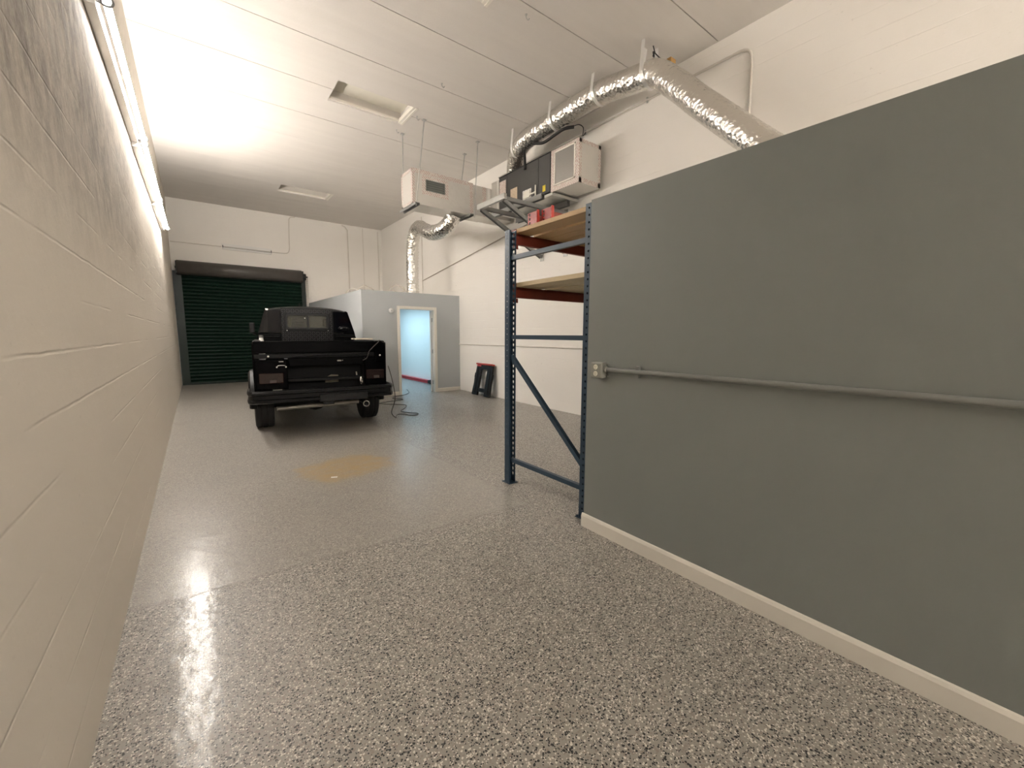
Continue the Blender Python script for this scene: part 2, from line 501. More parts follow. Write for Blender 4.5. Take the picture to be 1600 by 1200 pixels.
def struct(name, mb, mat, parent=None, **kw):
    o = obj(name, mb, mat, parent, **kw)
    if parent is None: o['kind'] = 'structure'
    return o

# ------------------------------------------------------------------ the room
XR, YF, ZC = 5.43, 14.79, 5.08
YB = -6.5
def xl(y): return -0.384 - 0.0024 * y

mb = MB(); mb.box((-1.0, YB - 0.3, -0.2), (XR + 0.3, YF + 0.3, 0.0)); struct('floor', mb, M['floor'])
mb = MB()
mb.prism([(xl(YB), YB, 0), (xl(YF), YF, 0), (xl(YF) - 0.25, YF, 0), (xl(YB) - 0.25, YB, 0)], (0, 0, ZC + 0.1))
struct('wall_left', mb, M['wall_left'])
mb = MB(); mb.box((XR, YB, 0), (XR + 0.2, YF, ZC + 0.1)); struct('wall_right', mb, M['wall'])
# the far wall stands round the roller door opening
DX0, DX1, DZ = -0.28, 2.82, 3.10
mb = MB()
mb.box((-0.7, YF, 0), (DX0, YF + 0.2, ZC + 0.1)); mb.box((DX1, YF, 0), (XR + 0.2, YF + 0.2, ZC + 0.1)); mb.box((DX0, YF, DZ), (DX1, YF + 0.2, ZC + 0.1))
struct('wall_far', mb, M['wall'])
mb = MB(); mb.box((-0.7, YB - 0.2, 0), (XR + 0.2, YB, ZC + 0.1)); struct('wall_back', mb, M['wall'])

# ceiling of precast planks with three cut-outs
SKY = [(1.72, 2.80, 3.62, 4.19), (1.885, 3.085, 6.63, 7.26), (1.905, 3.09, 11.85, 12.42)]
mb = MB()
seams = [YB]
y = 2.90 - 10 * 1.003
while y < YF:
    if y > YB + 0.05: seams.append(y)
    y += 1.003
seams.append(YF + 0.05)
for i in range(len(seams) - 1):
    g = 0.006 if seams[i] < 8 else 0.002
    y0, y1 = seams[i] + g, seams[i+1] - (0.006 if seams[i+1] < 8 else 0.002)
    cuts = [s for s in SKY if s[2] < y1 and s[3] > y0]
    ys = sorted({y0, y1, *[v for s in cuts for v in s[2:] if y0 < v < y1]})
    xs = sorted({-0.7, XR + 0.2, *[v for s in cuts for v in s[:2]]})
    for ya, yb in zip(ys, ys[1:]):
        for xa, xb in zip(xs, xs[1:]):
            if any(s[0] < (xa+xb)/2 < s[1] and s[2] < (ya+yb)/2 < s[3] for s in cuts): continue
            mb.box((xa, ya, ZC), (xb, yb, ZC + 0.2))
struct('ceiling', mb, M['ceiling'])
mb = MB(); mb.box((-0.7, YB - 0.2, ZC + 0.2), (XR + 0.2, YF + 0.2, ZC + 0.3)); struct('trim_1', mb, M['seam'])
for i, (x0, x1, y0, y1) in enumerate(SKY):
    d = 0.17
    w = MB(); w.box((x0, y0, ZC + d), (x1, y1, ZC + d + 0.02))
    wn = struct('window_%d' % (i + 1), w, M['recess'])
    f = MB()
    f.box((x1 - 0.05, y0, ZC - 0.004), (x1 - 0.005, y1, ZC + 0.055)); f.box((x1 - 0.005, y0 - 0.01, ZC - 0.012), (x1 + 0.03, y1 + 0.01, ZC + 0.001))
    f.box((x0 + 0.002, y0 + 0.002, ZC + 0.06), (x1, y0 + 0.03, ZC + d)); f.box((x0 + 0.002, y1 - 0.035, ZC + 0.02), (x1 - 0.05, y1 - 0.002, ZC + 0.055))
    obj('window_frame', f, M['trim'], wn)
    if i == 1:
        t = MB()
        t.face([(2.72, 7.262, ZC - 0.002), (3.0, 7.262, ZC - 0.002), (3.0, 7.266, ZC - 0.008), (2.76, 7.28, ZC - 0.030)])
        obj('torn_lining', t, M['ceiling'], wn, solid=0.004)

# grey partition room on the right
GX, GY, GZ = 2.25, 2.045, 2.38
mb = MB(); mb.box((GX, YB, 0), (GX + 0.12, GY, GZ)); struct('wall_partition', mb, M['grey'])
mb = MB(); mb.box((GX + 0.12, GY - 0.12, 0), (XR, GY, GZ)); struct('wall_partition_end', mb, M['grey'])
mb = MB(); mb.box((GX + 0.12, YB, GZ - 0.12), (XR, GY - 0.12, GZ - 0.02)); struct('ceiling_partition', mb, M['white'])
def baseboard(name, p0, p1, nrm, h=0.105):
    """p0-p1 along the wall foot, nrm towards the room"""
    n = Vector(nrm); p0, p1 = Vector(p0), Vector(p1); z = Vector((0,0,1)); t = 0.014
    prof = [p0, p0 + n*t, p0 + n*t + z*(h - 0.022), p0 + n*(t*0.55) + z*(h - 0.006), p0 + n*0.003 + z*h, p0 + z*h]
    m = MB(); m.prism(prof, p1 - p0); return struct(name, m, M['trim'], bevel=0.002)
baseboard('baseboard_partition', (GX, YB, 0), (GX, GY + 0.014, 0), (-1, 0, 0))

# office at the far end
OX, OY, OZ = 2.95, 9.37, 2.425
D0, D1, DH = 3.83, 4.70, 2.03
mb = MB()
mb.box((OX, OY, 0), (D0 - 0.02, OY + 0.12, OZ)); mb.box((D1 + 0.02, OY, 0), (XR, OY + 0.12, OZ)); mb.box((D0 - 0.02, OY, DH + 0.02), (D1 + 0.02, OY + 0.12, OZ))
struct('wall_office_front', mb, M['office_grey'])
mb = MB(); mb.box((OX, OY + 0.12, 0), (OX + 0.12, 14.65, OZ)); struct('wall_office_side', mb, M['office_grey'])
mb = MB(); mb.box((OX + 0.12, 14.53, 0), (XR, 14.65, OZ)); struct('wall_office_back', mb, M['white'])
mb = MB(); mb.box((OX + 0.12, OY + 0.12, OZ - 0.10), (XR, 14.53, OZ - 0.03)); struct('ceiling_office', mb, M['white'])
baseboard('baseboard_office_left', (OX - 0.014, OY, 0), (D0 - 0.075, OY, 0), (0, -1, 0), 0.09)
baseboard('baseboard_office_right', (D1 + 0.075, OY, 0), (XR - 0.003, OY, 0), (0, -1, 0), 0.09)
baseboard('baseboard_office_side', (OX, OY, 0), (OX, 14.65, 0), (-1, 0, 0), 0.09)
mb = MB()
mb.box((D0 - 0.02, OY - 0.002, 0), (D0, OY + 0.122, DH)); mb.box((D1, OY - 0.002, 0), (D1 + 0.02, OY + 0.122, DH)); mb.box((D0 - 0.02, OY - 0.002, DH), (D1 + 0.02, OY + 0.122, DH + 0.02))
for x0, x1 in ((D0 - 0.075, D0 - 0.008), (D1 + 0.008, D1 + 0.075)): mb.box((x0, OY - 0.016, 0), (x1, OY, DH + 0.075))
mb.box((D0 - 0.008, OY - 0.016, DH + 0.008), (D1 + 0.008, OY, DH + 0.075))
struct('trim_2', mb, M['trim'], bevel=0.003)
dr = thing('door_2', None, None, (D1 - 0.004, OY + 0.118, 0), kind='structure')
ang = math.radians(60)
dm = Matrix.Translation((D1 - 0.004, OY + 0.128, 0)) @ Matrix.Rotation(ang, 4, 'Z')
mb = MB(); mb.box((0.0, 0.002, 0.01), (0.86, 0.04, DH - 0.006), dm); obj('door_leaf', mb, M['white'], dr, bevel=0.002)
for z in (0.24, 1.02, 1.80):
    mb = MB(); mb.cyl((D1 - 0.006, OY + 0.112, z - 0.05), (D1 - 0.006, OY + 0.112, z + 0.05), 0.007, 10)
    mb.box((D1 - 0.003, OY + 0.07, z - 0.05), (D1 + 0.0005, OY + 0.112, z + 0.05)); obj('hinge', mb, M['galv'], dr)

# roller door
d1 = thing('door_1', None, None, ((DX0 + DX1) / 2, YF - 0.05, 0), kind='structure')
mb = MB()
yy = YF - 0.06; prof = []
n = 31; h = DZ / n
for i in range(n):
    z = i * h
    for k in range(6):
        t = k / 6
        prof.append((yy - 0.032 * math.sin(PI * t) ** 0.8, z + t * h))
prof.append((yy, DZ))
mb.rings([[Vector((DX0 + 0.02, a, b)) for a, b in prof], [Vector((DX1 - 0.02, a, b)) for a, b in prof]], closed=False)
obj('curtain', mb, M['green'], d1, solid=0.002)
mb = MB(); mb.box((DX0 + 0.03, yy - 0.05, 0), (DX1 - 0.03, yy + 0.01, 0.05)); obj('bottom_bar', mb, M['green_rail'], d1, bevel=0.004)
for x0, x1 in ((xl(YF) + 0.012, DX0 + 0.06), (DX1 - 0.06, DX1 + 0.06)):
    mb = MB(); mb.box((x0, YF - 0.10, 0), (x1, YF - 0.003, DZ + 0.05)); mb.box((x0, YF - 0.115, 0), (x0 + 0.02, YF - 0.1, DZ)); obj('guide_rail', mb, M['green_rail'], d1, bevel=0.003)
mb = MB()
hp = []
R0 = 0.19; cy, cz = YF - 0.23, 3.225
for k in range(20):
    a = PI * (-0.52 + 1.15 * k / 19)
    hp.append((cy - R0 * math.cos(a), cz + R0 * math.sin(a)))
hp = [(YF - 0.004, cz + R0)] + [(cy - R0 * math.cos(a), cz + R0 * math.sin(a)) for a in [PI/2 - PI * k / 24 for k in range(25)]]
mb.rings([[Vector((DX0 - 0.02, a, b)) for a, b in hp], [Vector((DX1 - 0.07, a, b)) for a, b in hp]], closed=False)
obj('hood', mb, M['hood'], d1, solid=0.004, smooth=True)
mb = MB(); mb.cyl((DX0 - 0.01, cy, cz), (DX1 - 0.08, cy, cz), 0.15, 28); obj('curtain_roll', mb, M['green_rail'], d1, smooth=True)
for x in (DX0 - 0.045, DX1 - 0.06):
    mb = MB(); mb.box((x, YF - 0.36, cz - 0.17), (x + 0.03, YF - 0.003, cz + 0.16)); mb.cyl((x - 0.02, cy, cz), (x + 0.09, cy, cz), 0.035, 16); obj('end_bracket', mb, M['black_steel'], d1, bevel=0.004)
mb = MB(); mb.cyl((DX1 - 0.03, cy, cz), (DX1 + 0.05, cy, cz), 0.10, 20); mb.box((DX1 + 0.01, cy - 0.02, cz - 0.02), (DX1 + 0.11, cy + 0.02, cz + 0.02)); obj('chain_wheel', mb, M['black_steel'], d1)
mb = MB()
for xo in (0.0, 0.055):
    k = 0
    z = 1.0
    while z < cz:
        mb.cyl((DX1 + 0.075 + xo*0.7, cy + 0.06, z), (DX1 + 0.075 + xo*0.7, cy + 0.06, z + 0.028), 0.009 if k % 2 else 0.006, 6); z += 0.032; k += 1
obj('pull_chain', mb, M['chain'], d1)

# ------------------------------------------------------------------ fluorescent fixtures
def fixture(label, p0, p1, out, down, lit, group, tall=0.105):
    """a bare-tube batten from p0 to p1 on a wall; out = away from the wall"""
    p0, p1, out = Vector(p0), Vector(p1), Vector(out)
    t = thing('fluorescent_fixture', label, 'light fixture', (p0 + p1) / 2, group=group)
    d = (p1 - p0).normalized()
    mb = MB(); c = out * 0.028
    mb.bar(p0 + c, p1 + c, tall, 0.055, out); obj('housing', mb, M['white'], t, bevel=0.004)
    mb = MB(); q = out * 0.102 + Vector((0, 0, down))
    mb.tube([p0 + d * 0.03 + q, p1 - d * 0.03 + q], 0.019, 14); obj('tube', mb, M[lit] if lit else M['tube_off'], t, smooth=True)
    for e, s in ((p0, 1), (p1, -1)):
        mb = MB()
        b = e + d * s * 0.015
        mb.bar(b + out * 0.05, b + out * 0.085 , 0.05, 0.028, d)
        for a0, zz in ((0, 0.0),):
            arc = [b + out * (0.102 + 0.03 * math.cos(u)) + Vector((0, 0, down + 0.03 * math.sin(u))) for u in [PI * 1.35 * k / 10 - 0.2 * PI for k in range(11)]]
            mb.tube(arc, 0.006, 8)
        arc = [b + out * (0.102 + 0.032 * math.cos(u)) + Vector((0, 0, down + 0.032 * math.sin(u))) for u in [-PI * k / 10 for k in range(9)]]
        mb.tube(arc, 0.006, 8)
        obj('lamp_holder', mb, M['holder'], t)
    return t
fy = [3.60, 5.95, 8.42, 10.55]
labs = ['lit fluorescent tube fixture high on left block wall, nearest of the row',
        'lit fluorescent tube fixture on left block wall, middle one of the row',
        'lit fluorescent tube fixture on left block wall, farthest and nearest the roller door']
for i in range(3):
    a, b = fy[i] + 0.005, fy[i+1] - 0.005
    fixture(labs[i], (xl(a) + 0.001, a, 3.42), (xl(b) + 0.001, b, 3.46), (1, 0, 0), -0.005, ('tube_near', 'tube_mid', 'tube_far')[i], 'lit fluorescent fixtures on the left wall')
for x0, lb in ((-0.2, 'left'), (2.6, 'right')):  # unseen pair added to brighten the near floor and partition
    fixture('added fluorescent fill light, unseen on the back wall behind the camera, %s one' % lb, (x0 + 2.3, YB + 0.001, 3.6), (x0, YB + 0.001, 3.6), (0, 1, 0), -0.005, 'fill_tube', 'added fill lights on the back wall')
fixture('unlit fluorescent fixture on far wall above the green roller door', (0.76, YF - 0.001, 3.94), (2.0, YF - 0.001, 3.93), (0, -1, 0), -0.02, None, None, 0.16)
t = thing('ceiling_light', 'bright cool white panel light on the ceiling inside the office', 'ceiling light', (4.35, 11.9, OZ - 0.10))
mb = MB(); mb.box((3.98, 10.7, OZ - 0.135), (4.72, 13.1, OZ - 0.101)); obj('frame', mb, M['white'], t, bevel=0.004)
mb = MB(); mb.box((4.02, 10.74, OZ - 0.142), (4.68, 13.06, OZ - 0.1355)); obj('diffuser', mb, M['office'], t)

# ------------------------------------------------------------------ conduits on the walls
def conduit(name, label, cat, path, r, mat, straps=(), out=(-1, 0, 0), strap_mat=None):
    t = thing(name, label, cat, path[0])
    mb = MB(); mb.tube(path, r, 12); obj('pipe', mb, mat, t, smooth=True)
    for p in straps:
        p = Vector(p); mb = MB(); mb.box((p.x - 0.012, p.y - 0.012, p.z - r - 0.022), (p.x + 0.012, p.y + 0.012, p.z + r + 0.022)); obj('strap', mb, strap_mat or mat, t, bevel=0.003)
    return t
yw = YF - 0.021
conduit('electrical_conduit', 'thin painted conduit running left from the unlit far wall fixture to the corner', 'conduit', [(xl(YF) + 0.02, yw, 3.925), (0.745, yw, 3.93)], 0.012, M['conduit'])
conduit('electrical_conduit', 'thin painted conduit bending up right of the unlit far wall fixture', 'conduit', [(2.02, yw, 3.925)] + bez([(2.3, yw, 3.925), (2.44, yw, 3.95), (2.495, yw, 4.08), (2.50, yw, 4.3)], 6) + [(2.52, yw, 4.86)] + bez([(2.53, yw, 4.98), (2.58, yw, 5.04), (2.7, yw, 5.06)], 4), 0.012, M['conduit'])
conduit('electrical_conduit', 'vertical painted conduit on far wall rising behind the grey office', 'conduit', [(4.27, yw, 2.0), (4.27, yw, 4.9), (4.2, yw, 5.0), (4.1, yw, 5.04)], 0.018, M['conduit'])
conduit('electrical_conduit', 'fine vertical pipe on far wall right of the thicker vertical conduit', 'conduit', [(4.78, yw, 2.0), (4.78, yw, 5.04)], 0.008, M['conduit'])
conduit('electrical_conduit', 'fine vertical wire pipe in the far right corner of the room', 'conduit', [(5.30, yw, 2.0), (5.30, yw, 5.0)], 0.009, M['conduit'])
xw = XR - 0.018
conduit('electrical_conduit', 'painted conduit high on right wall that turns down behind the grey partition', 'conduit',
        [(xw, 2.46, 2.30), (xw, 2.47, 4.55)] + bez([(xw, 2.475, 4.66), (xw, 2.50, 4.76), (xw, 2.58, 4.815), (xw, 2.72, 4.82)], 5) + [(xw, 7.6, 4.80)], 0.0155, M['conduit'],
        [(xw, 3.9, 4.815), (xw, 5.1, 4.81)], strap_mat=M['galv'])
conduit('electrical_conduit', 'long level conduit along the right wall at waist height behind the blue rack', 'conduit', [(xw, 2.1, 1.215), (xw, OY - 0.003, 1.195)], 0.012, M['conduit'])
conduit('drain_pipe', 'thin brown drain line sloping down along the right wall toward the office', 'pipe', [(xw, 6.2, 3.69), (xw, 11.46, 3.01)], 0.012, M['drain'])
conduit('drain_pipe', 'thin upright pipe on right wall beside the vertical silver flexible duct', 'pipe', [(xw, 11.47, 2.46), (xw, 11.45, 4.82)], 0.013, M['conduit'])
# conduit and outlet on the grey partition
xg = GX - 0.026
conduit('electrical_conduit', 'grey conduit running level along the grey partition from the outlet box', 'conduit', [(xg, 1.842, 1.213), (xg, -1.6, 1.217)], 0.0155, M['conduit_grey'],
        [(xg + 0.010, 1.60, 1.213), (xg + 0.010, -0.3, 1.216)])
t = thing('outlet_box', 'grey surface mounted outlet box with two ivory sockets on the grey partition', 'outlet', (GX, 1.91, 1.205))
mb = MB(); mb.box((GX - 0.056, 1.862, 1.150), (GX - 0.0005, 1.962, 1.260)); mb.cyl((GX - 0.028, 1.842, 1.213), (GX - 0.028, 1.866, 1.213), 0.021, 14)
for y in (1.856, 1.968):
    for z in (1.163, 1.247): mb.box((GX - 0.012, y - 0.008, z - 0.008), (GX - 0.0005, y + 0.008, z + 0.008))
obj('back_box', mb, M['boxgrey'], t, bevel=0.006)
mb = MB(); mb.box((GX - 0.062, 1.866, 1.155), (GX - 0.056, 1.958, 1.255)); cp = obj('cover_plate', mb, M['boxgrey'], t, bevel=0.003)
for z in (1.228, 1.182):
    mb = MB(); mb.cyl((GX - 0.0605, 1.912, z), (GX - 0.066, 1.912, z), 0.018, 24); so = obj('socket', mb, M['ivory'], t, bevel=0.002)
    mb = MB()
    for dy in (-0.006, 0.006): mb.box((GX - 0.0668, 1.912 + dy - 0.001, z - 0.002), (GX - 0.0658, 1.912 + dy + 0.001, z + 0.007))
    mb.cyl((GX - 0.0658, 1.912, z - 0.009), (GX - 0.0668, 1.912, z - 0.009), 0.0025, 8); obj('slots', mb, M['slot'], so)

# smoke alarm on the office front
t = thing('smoke_alarm', 'round white alarm on the grey office front left of the doorway', 'smoke alarm', (3.615, OY, 1.985))
mb = MB(); mb.lathe([(0.060, 0.001), (0.060, -0.018), (0.054, -0.030), (0.034, -0.038), (0.004, -0.039)], (3.615, OY, 1.985), (0, 1, 0), 32); obj('body', mb, M['white'], t, smooth=True)
mb = MB(); mb.lathe([(0.012, -0.0385), (0.012, -0.042), (0.003, -0.043)], (3.615, OY, 1.985), (0, 1, 0), 16); obj('button', mb, M['holder'], t, smooth=True)

# ------------------------------------------------------------------ blue pallet rack
PXA, PXB = 2.372, 4.86         # the two upright frames
PYN, PYF = 2.140, 3.140        # near and far posts
PH = 2.395
def holed_strip(mb, org, ux, uz, w, height, pitch, z0, hole):
    """a strip w wide standing at org, with one hole in each pitch"""
    org, ux, uz = Vector(org), Vector(ux), Vector(uz)
    n = int((height - z0) / pitch)
    P = lambda a, b: org + ux * a + uz * b
    mb.face([P(-w/2, 0), P(w/2, 0), P(w/2, z0), P(-w/2, z0)])
    for i in range(n):
        b0 = z0 + i * pitch; cz = b0 + pitch / 2
        outer = [(w/2, cz), (w/2, b0 + pitch), (0, b0 + pitch), (-w/2, b0 + pitch), (-w/2, cz), (-w/2, b0), (0, b0), (w/2, b0)]
        inner = [(a, cz + b) for a, b in hole]
        ov = [mb.bm.verts.new(P(*q)) for q in outer]; iv = [mb.bm.verts.new(P(*q)) for q in inner]
        for k in range(8):
            j = (k + 1) % 8
            mb.bm.faces.new((ov[k], ov[j], iv[j], iv[k]))
    e = z0 + n * pitch
    if height - e > 1e-4: mb.face([P(-w/2, e), P(w/2, e), P(w/2, height), P(-w/2, height)])
def ring8(r, sq=1.0): return [(r * math.cos(PI/4*k), r * sq * math.sin(PI/4*k)) for k in range(8)]
tear = [(0.010, 0.004), (0.0075, 0.0125), (0, 0.016), (-0.0075, 0.0125), (-0.010, 0.004), (-0.0055, -0.010), (0, -0.014), (0.0055, -0.010)]
rack = thing('pallet_rack', 'blue steel pallet rack with two red beamed wooden shelves at partition end', 'rack', ((PXA + PXB) / 2, (PYN + PYF) / 2, 0))
hw, dp = 0.038, 0.070
for px in (PXA, PXB):
    for py, s, mt in ((PYN, -1, M['blue']), (PYF, 1, M['blue'])):
        mb = MB()
        yo = py + s * dp / 2               # outward web
        for cx in (-0.019, 0.019):
            holed_strip(mb, (px + cx, yo, 0.004), (1,0,0), (0,0,1), 0.038, PH, 0.0508, 0.05, tear)
        holed_strip(mb, (px - hw, py, 0.004), (0,1,0), (0,0,1), dp, PH, 0.0508, 0.05, ring8(0.0055 if s > 0 else 0.0085))
        if s > 0:
            holed_strip(mb, (px + hw, py, 0.004), (0,1,0), (0,0,1), dp, PH, 0.0508, 0.05, [(a * 1.15, b * 1.05) for a, b in tear])
        else:
            yi = py + dp/2; mb.face([(px - hw, yi, 0.004), (px + hw, yi, 0.004), (px + hw, yi, PH), (px - hw, yi, PH)])
            x1 = px + hw; mb.face([(x1, py - dp/2, 0.004), (x1, py + dp/2, 0.004), (x1, py + dp/2, PH), (x1, py - dp/2, PH)])
        for fx in (-1, 1):
            x0 = px + fx * hw; yi = py - s * dp / 2
            mb.face([(x0, yi, 0.004), (x0 - fx * 0.012, yi, 0.004), (x0 - fx * 0.012, yi, PH), (x0, yi, PH)])
        bmesh.ops.remove_doubles(mb.bm, verts=mb.bm.verts, dist=0.0002)
        post = obj('post', mb, mt, rack, solid=0.0028)
        mb = MB(); mb.box((px - 0.055, py - 0.06, 0), (px + 0.055, py + 0.06, 0.006)); mb.cyl((px - 0.045, py - s*0.045, 0.006), (px - 0.045, py - s*0.045, 0.018), 0.007, 8)
        obj('foot_plate', mb, mt, post)
    for za, zb in ((0.235, 0.235), (1.425, 1.425), (2.150, 2.150), (1.245, 0.415)):
        mb = MB(); ya, yb = PYF - 0.03, PYN + 0.03
        u = Vector((0, yb - ya, zb - za)).normalized().cross(Vector((1, 0, 0)))
        mb.channel((px - 0.002, ya, za), (px - 0.002, yb, zb), 0.038, 0.036, 0.003, (-1, 0, 0))
        obj('diagonal_brace' if za != zb else 'cross_brace', mb, M['blue'], rack)
for zt, plk in ((2.385, M['plank']), (1.895, M['plank2'])):
    for py, s in ((PYN, -1), (PYF, 1)):
        mb = MB(); yc = py + s * 0.012
        x0, x1 = PXA + hw + 0.006, PXB - hw - 0.006
        sec = [(-0.022, -0.100), (0.022, -0.100), (0.022, 0.0), (-0.002, 0.0), (-0.002, -0.022), (-0.022, -0.022)]
        if s > 0: sec = [(a, b) for a, b in sec]
        else: sec = [(-a, b) for a, b in sec]
        mb.prism([(x0, yc + a, zt + b) for a, b in sec], (x1 - x0, 0, 0))
        bmo = obj('beam', mb, M['rackred'], rack, bevel=0.003)
        for xc, e in ((PXA + hw + 0.003, 1), (PXB - hw - 0.003, -1)):
            mb = MB(); mb.box((xc - 0.003, py - 0.034, zt - 0.145), (xc + 0.003, py + 0.036, zt + 0.030)); mb.box((xc, py - 0.036, zt - 0.15), (xc + e * 0.022, py - 0.030, zt - 0.11))
            obj('end_connector', mb, M['rackred'], bmo, bevel=0.0015)
    # planks laid front to back on the beams
    x = PXA + 0.062; k = 0
    rnd = random.Random(int(zt * 100))
    while x + 0.14 < PXB - 0.05:
        w = 0.14 if k else 0.185
        mb = MB(); mb.box((x, PYN - 0.02, zt + 0.0005), (x + w, PYF + 0.025 , zt + 0.0385)); 
        obj('shelf_plank', mb, plk, rack, bevel=0.003)
        x += w + rnd.choice((0.006, 0.012, 0.05, 0.01)); k += 1

# spare beams lying on the top shelf
def spare_beam(label, yc, z, x0, tilt):
    t = thing('spare_beam', label, 'rack beam', (x0, yc, z), group='spare red beams on the top shelf')
    mb = MB(); mb.box((x0 + 0.006, yc - 0.028, z), (x0 + 1.9, yc + 0.028, z + 0.085)); obj('beam', mb, M['rackred'], t, bevel=0.003)
    mb = MB()
    zz = z + 0.001
    # end plate with teardrop slots
    W2, Hh = 0.078, 0.112
    for cy in (-1, 1):
        holed_strip(mb, (x0, yc + cy * 0.052, zz), (0,1,0), (0,0,1), 0.052, Hh, 0.036, 0.002, [(a * 1.3, b * 0.85) for a, b in tear])
    mb.face([(x0, yc - 0.026, zz), (x0, yc + 0.026, zz), (x0, yc + 0.026, zz + Hh), (x0, yc - 0.026, zz + Hh)])
    mb.face([(x0, yc - W2, zz), (x0 - 0.03, yc - W2, zz), (x0 - 0.03, yc - W2, zz + Hh), (x0, yc - W2, zz + Hh)])
    bmesh.ops.remove_doubles(mb.bm, verts=mb.bm.verts, dist=0.0002)
    obj('end_plate', mb, M['red'], t, solid=0.004)
spare_beam('spare red beam with slotted end plate on top shelf, nearer the far post', 2.93, 2.4240, 2.47, 0)
spare_beam('spare red beam with slotted end plate on top shelf, farther from the far post', 2.765, 2.4240, 2.49, 0)

# ------------------------------------------------------------------ air handler on its bracket
AX0, AX1, AY0, AY1, AZ0, AZ1 = 4.837, 5.36, 5.315, 6.77, 3.805, 4.425
t = thing('air_handler', 'dark grey air handler with paper labels mounted high by the right wall', 'air conditioner', ((AX0+AX1)/2, (AY0+AY1)/2, AZ0))
mb = MB(); mb.box((AX0, AY0, AZ0), (AX1, AY1, AZ1)); obj('casing', mb, M['unit'], t, bevel=0.006)
mb = MB(); mb.box((AX0 - 0.006, AY1 - 0.26, AZ0 + 0.01), (AX0, AY1 - 0.005, AZ1 - 0.01)); mb.box((AX0 - 0.005, AY0 + 0.30, AZ0 + 0.01), (AX0, AY1 - 0.275, AZ1 - 0.01)); mb.box((AX0 - 0.006, AY0 + 0.01, AZ0 + 0.01), (AX0, AY0 + 0.285, AZ1 - 0.01))
obj('access_panel', mb, M['unit'], t, bevel=0.002)
mb = MB(); mb.box((AX0 - 0.012, AY0 - 0.006, AZ0), (AX1, AY0 + 0.006, AZ1 + 0.008)); mb.box((AX0 - 0.012, AY0, AZ1 - 0.004), (AX0 + 0.02, AY1, AZ1 + 0.008)); mb.box((AX0 - 0.012, AY0, AZ0 - 0.008), (AX0 + 0.02, AY1, AZ0 + 0.006)); obj('edge_trim', mb, M['unit_edge'], t)
def sticker(y0, y1, z0, z1, mat, nm='label'):
    mb = MB(); mb.box((AX0 - 0.0085, y0, z0), (AX0 - 0.006, y1, z1)); return obj(nm, mb, mat, t)
sticker(6.55, 6.75, 4.09, 4.34, M['label_pink'])
sticker(6.20, 6.40, 3.905, 4.12, M['label_tan'])
sticker(5.80, 6.04, 3.835, 3.995, M['label_white'])
props(sticker(5.43, 5.50, 3.845, 3.945, M['yellow'], 'warning_tag'), 'yellow tag')
mb = MB(); xx = AX0 - 0.025
mb.tube([(xx, 5.83, 3.885), (xx, 5.70, 3.885)], 0.014, 10); mb.tube([(xx, 5.665, 4.00), (xx, 5.665, 3.83), (xx + 0.01, 5.72, 3.80), (xx + 0.01, 6.0, 3.79)], 0.013, 10); mb.tube([(xx, 5.70, 3.885), (xx, 5.665, 3.885)], 0.016, 10); mb.box((AX0 - 0.03, 5.82, 3.85), (AX0 - 0.006, 5.98, 3.96))
obj('drain_trap', mb, M['pvc'], t, smooth=False)

t = thing('return_duct_box', 'foil faced return duct box with filter opening on near end of air handler', 'duct', ((AX0+AX1)/2, 5.0, 3.79))
RY0, RY1, RZ0, RZ1 = 4.675, 5.298, 3.785, 4.425
mb = MB(); mb.box((AX0 + 0.002, RY0, RZ0), (AX1 - 0.03, RY1, RZ1)); obj('duct_board', mb, M['ductboard'], t, bevel=0.005)
mb = MB(); xo = AX0 - 0.006
fy0, fy1, fz0, fz1 = 4.745, 5.215, 3.865, 4.385
mb.box((xo, RY0, RZ0), (AX0 + 0.002, RY1, fz0)); mb.box((xo, RY0, fz1), (AX0 + 0.002, RY1, RZ1)); mb.box((xo, RY0, fz0), (AX0 + 0.002, fy0, fz1)); mb.box((xo, fy1, fz0), (AX0 + 0.002, RY1, fz1))
mb.box((AX0 + 0.002, RY0 - 0.003, RZ1 - 0.055), (AX1 - 0.03, RY0, RZ1)); mb.box((AX0 + 0.002, RY0 - 0.003, RZ0), (AX1 - 0.03, RY0, RZ0 + 0.075)); mb.box((AX0 - 0.004, RY0 - 0.003, RZ0), (AX0 + 0.055, RY0, RZ1)); mb.box((AX1 - 0.085, RY0 - 0.003, RZ0), (AX1 - 0.03, RY0, RZ1))
obj('foil_tape', mb, M['tape'], t)
mb = MB(); w = 0.022
for a in ((fy0, fy1, fz0, fz0 + w), (fy0, fy1, fz1 - w, fz1), (fy0, fy0 + w, fz0, fz1), (fy1 - w, fy1, fz0, fz1)): mb.box((xo - 0.012, a[0], a[2]), (AX0 + 0.001, a[1], a[3]))
obj('filter_frame', mb, M['trim'], t, bevel=0.002)
mb = MB(); mb.box((xo - 0.002, fy0 + w, fz0 + w), (AX0 + 0.001, fy1 - w, fz1 - w)); obj('filter', mb, M['filter'], t)

t = thing('drain_pan', 'shallow metal drain pan under the dark grey air handler', 'drain pan', (5.1, 5.9, 3.72))
mb = MB(); px0, px1, py0, py1 = 4.80, 5.41, 5.22, 6.72
mb.box((px0, py0, 3.722), (px1, py1, 3.728))
for lo, hi in (((px0, py0, 3.728), (px0 + 0.006, py1, 3.765)), ((px1 - 0.006, py0, 3.728), (px1, py1, 3.765)), ((px0, py0, 3.728), (px1, py0 + 0.006, 3.765)), ((px0, py1 - 0.006, 3.728), (px1, py1, 3.765))): mb.box(lo, hi)
obj('tray', mb, M['pan'], t)
for y in (5.5, 6.1, 6.6):
    mb = MB(); mb.box((4.85, y - 0.03, 3.728), (5.38, y + 0.03, 3.796)); obj('riser', mb, M['unit_edge'], t)

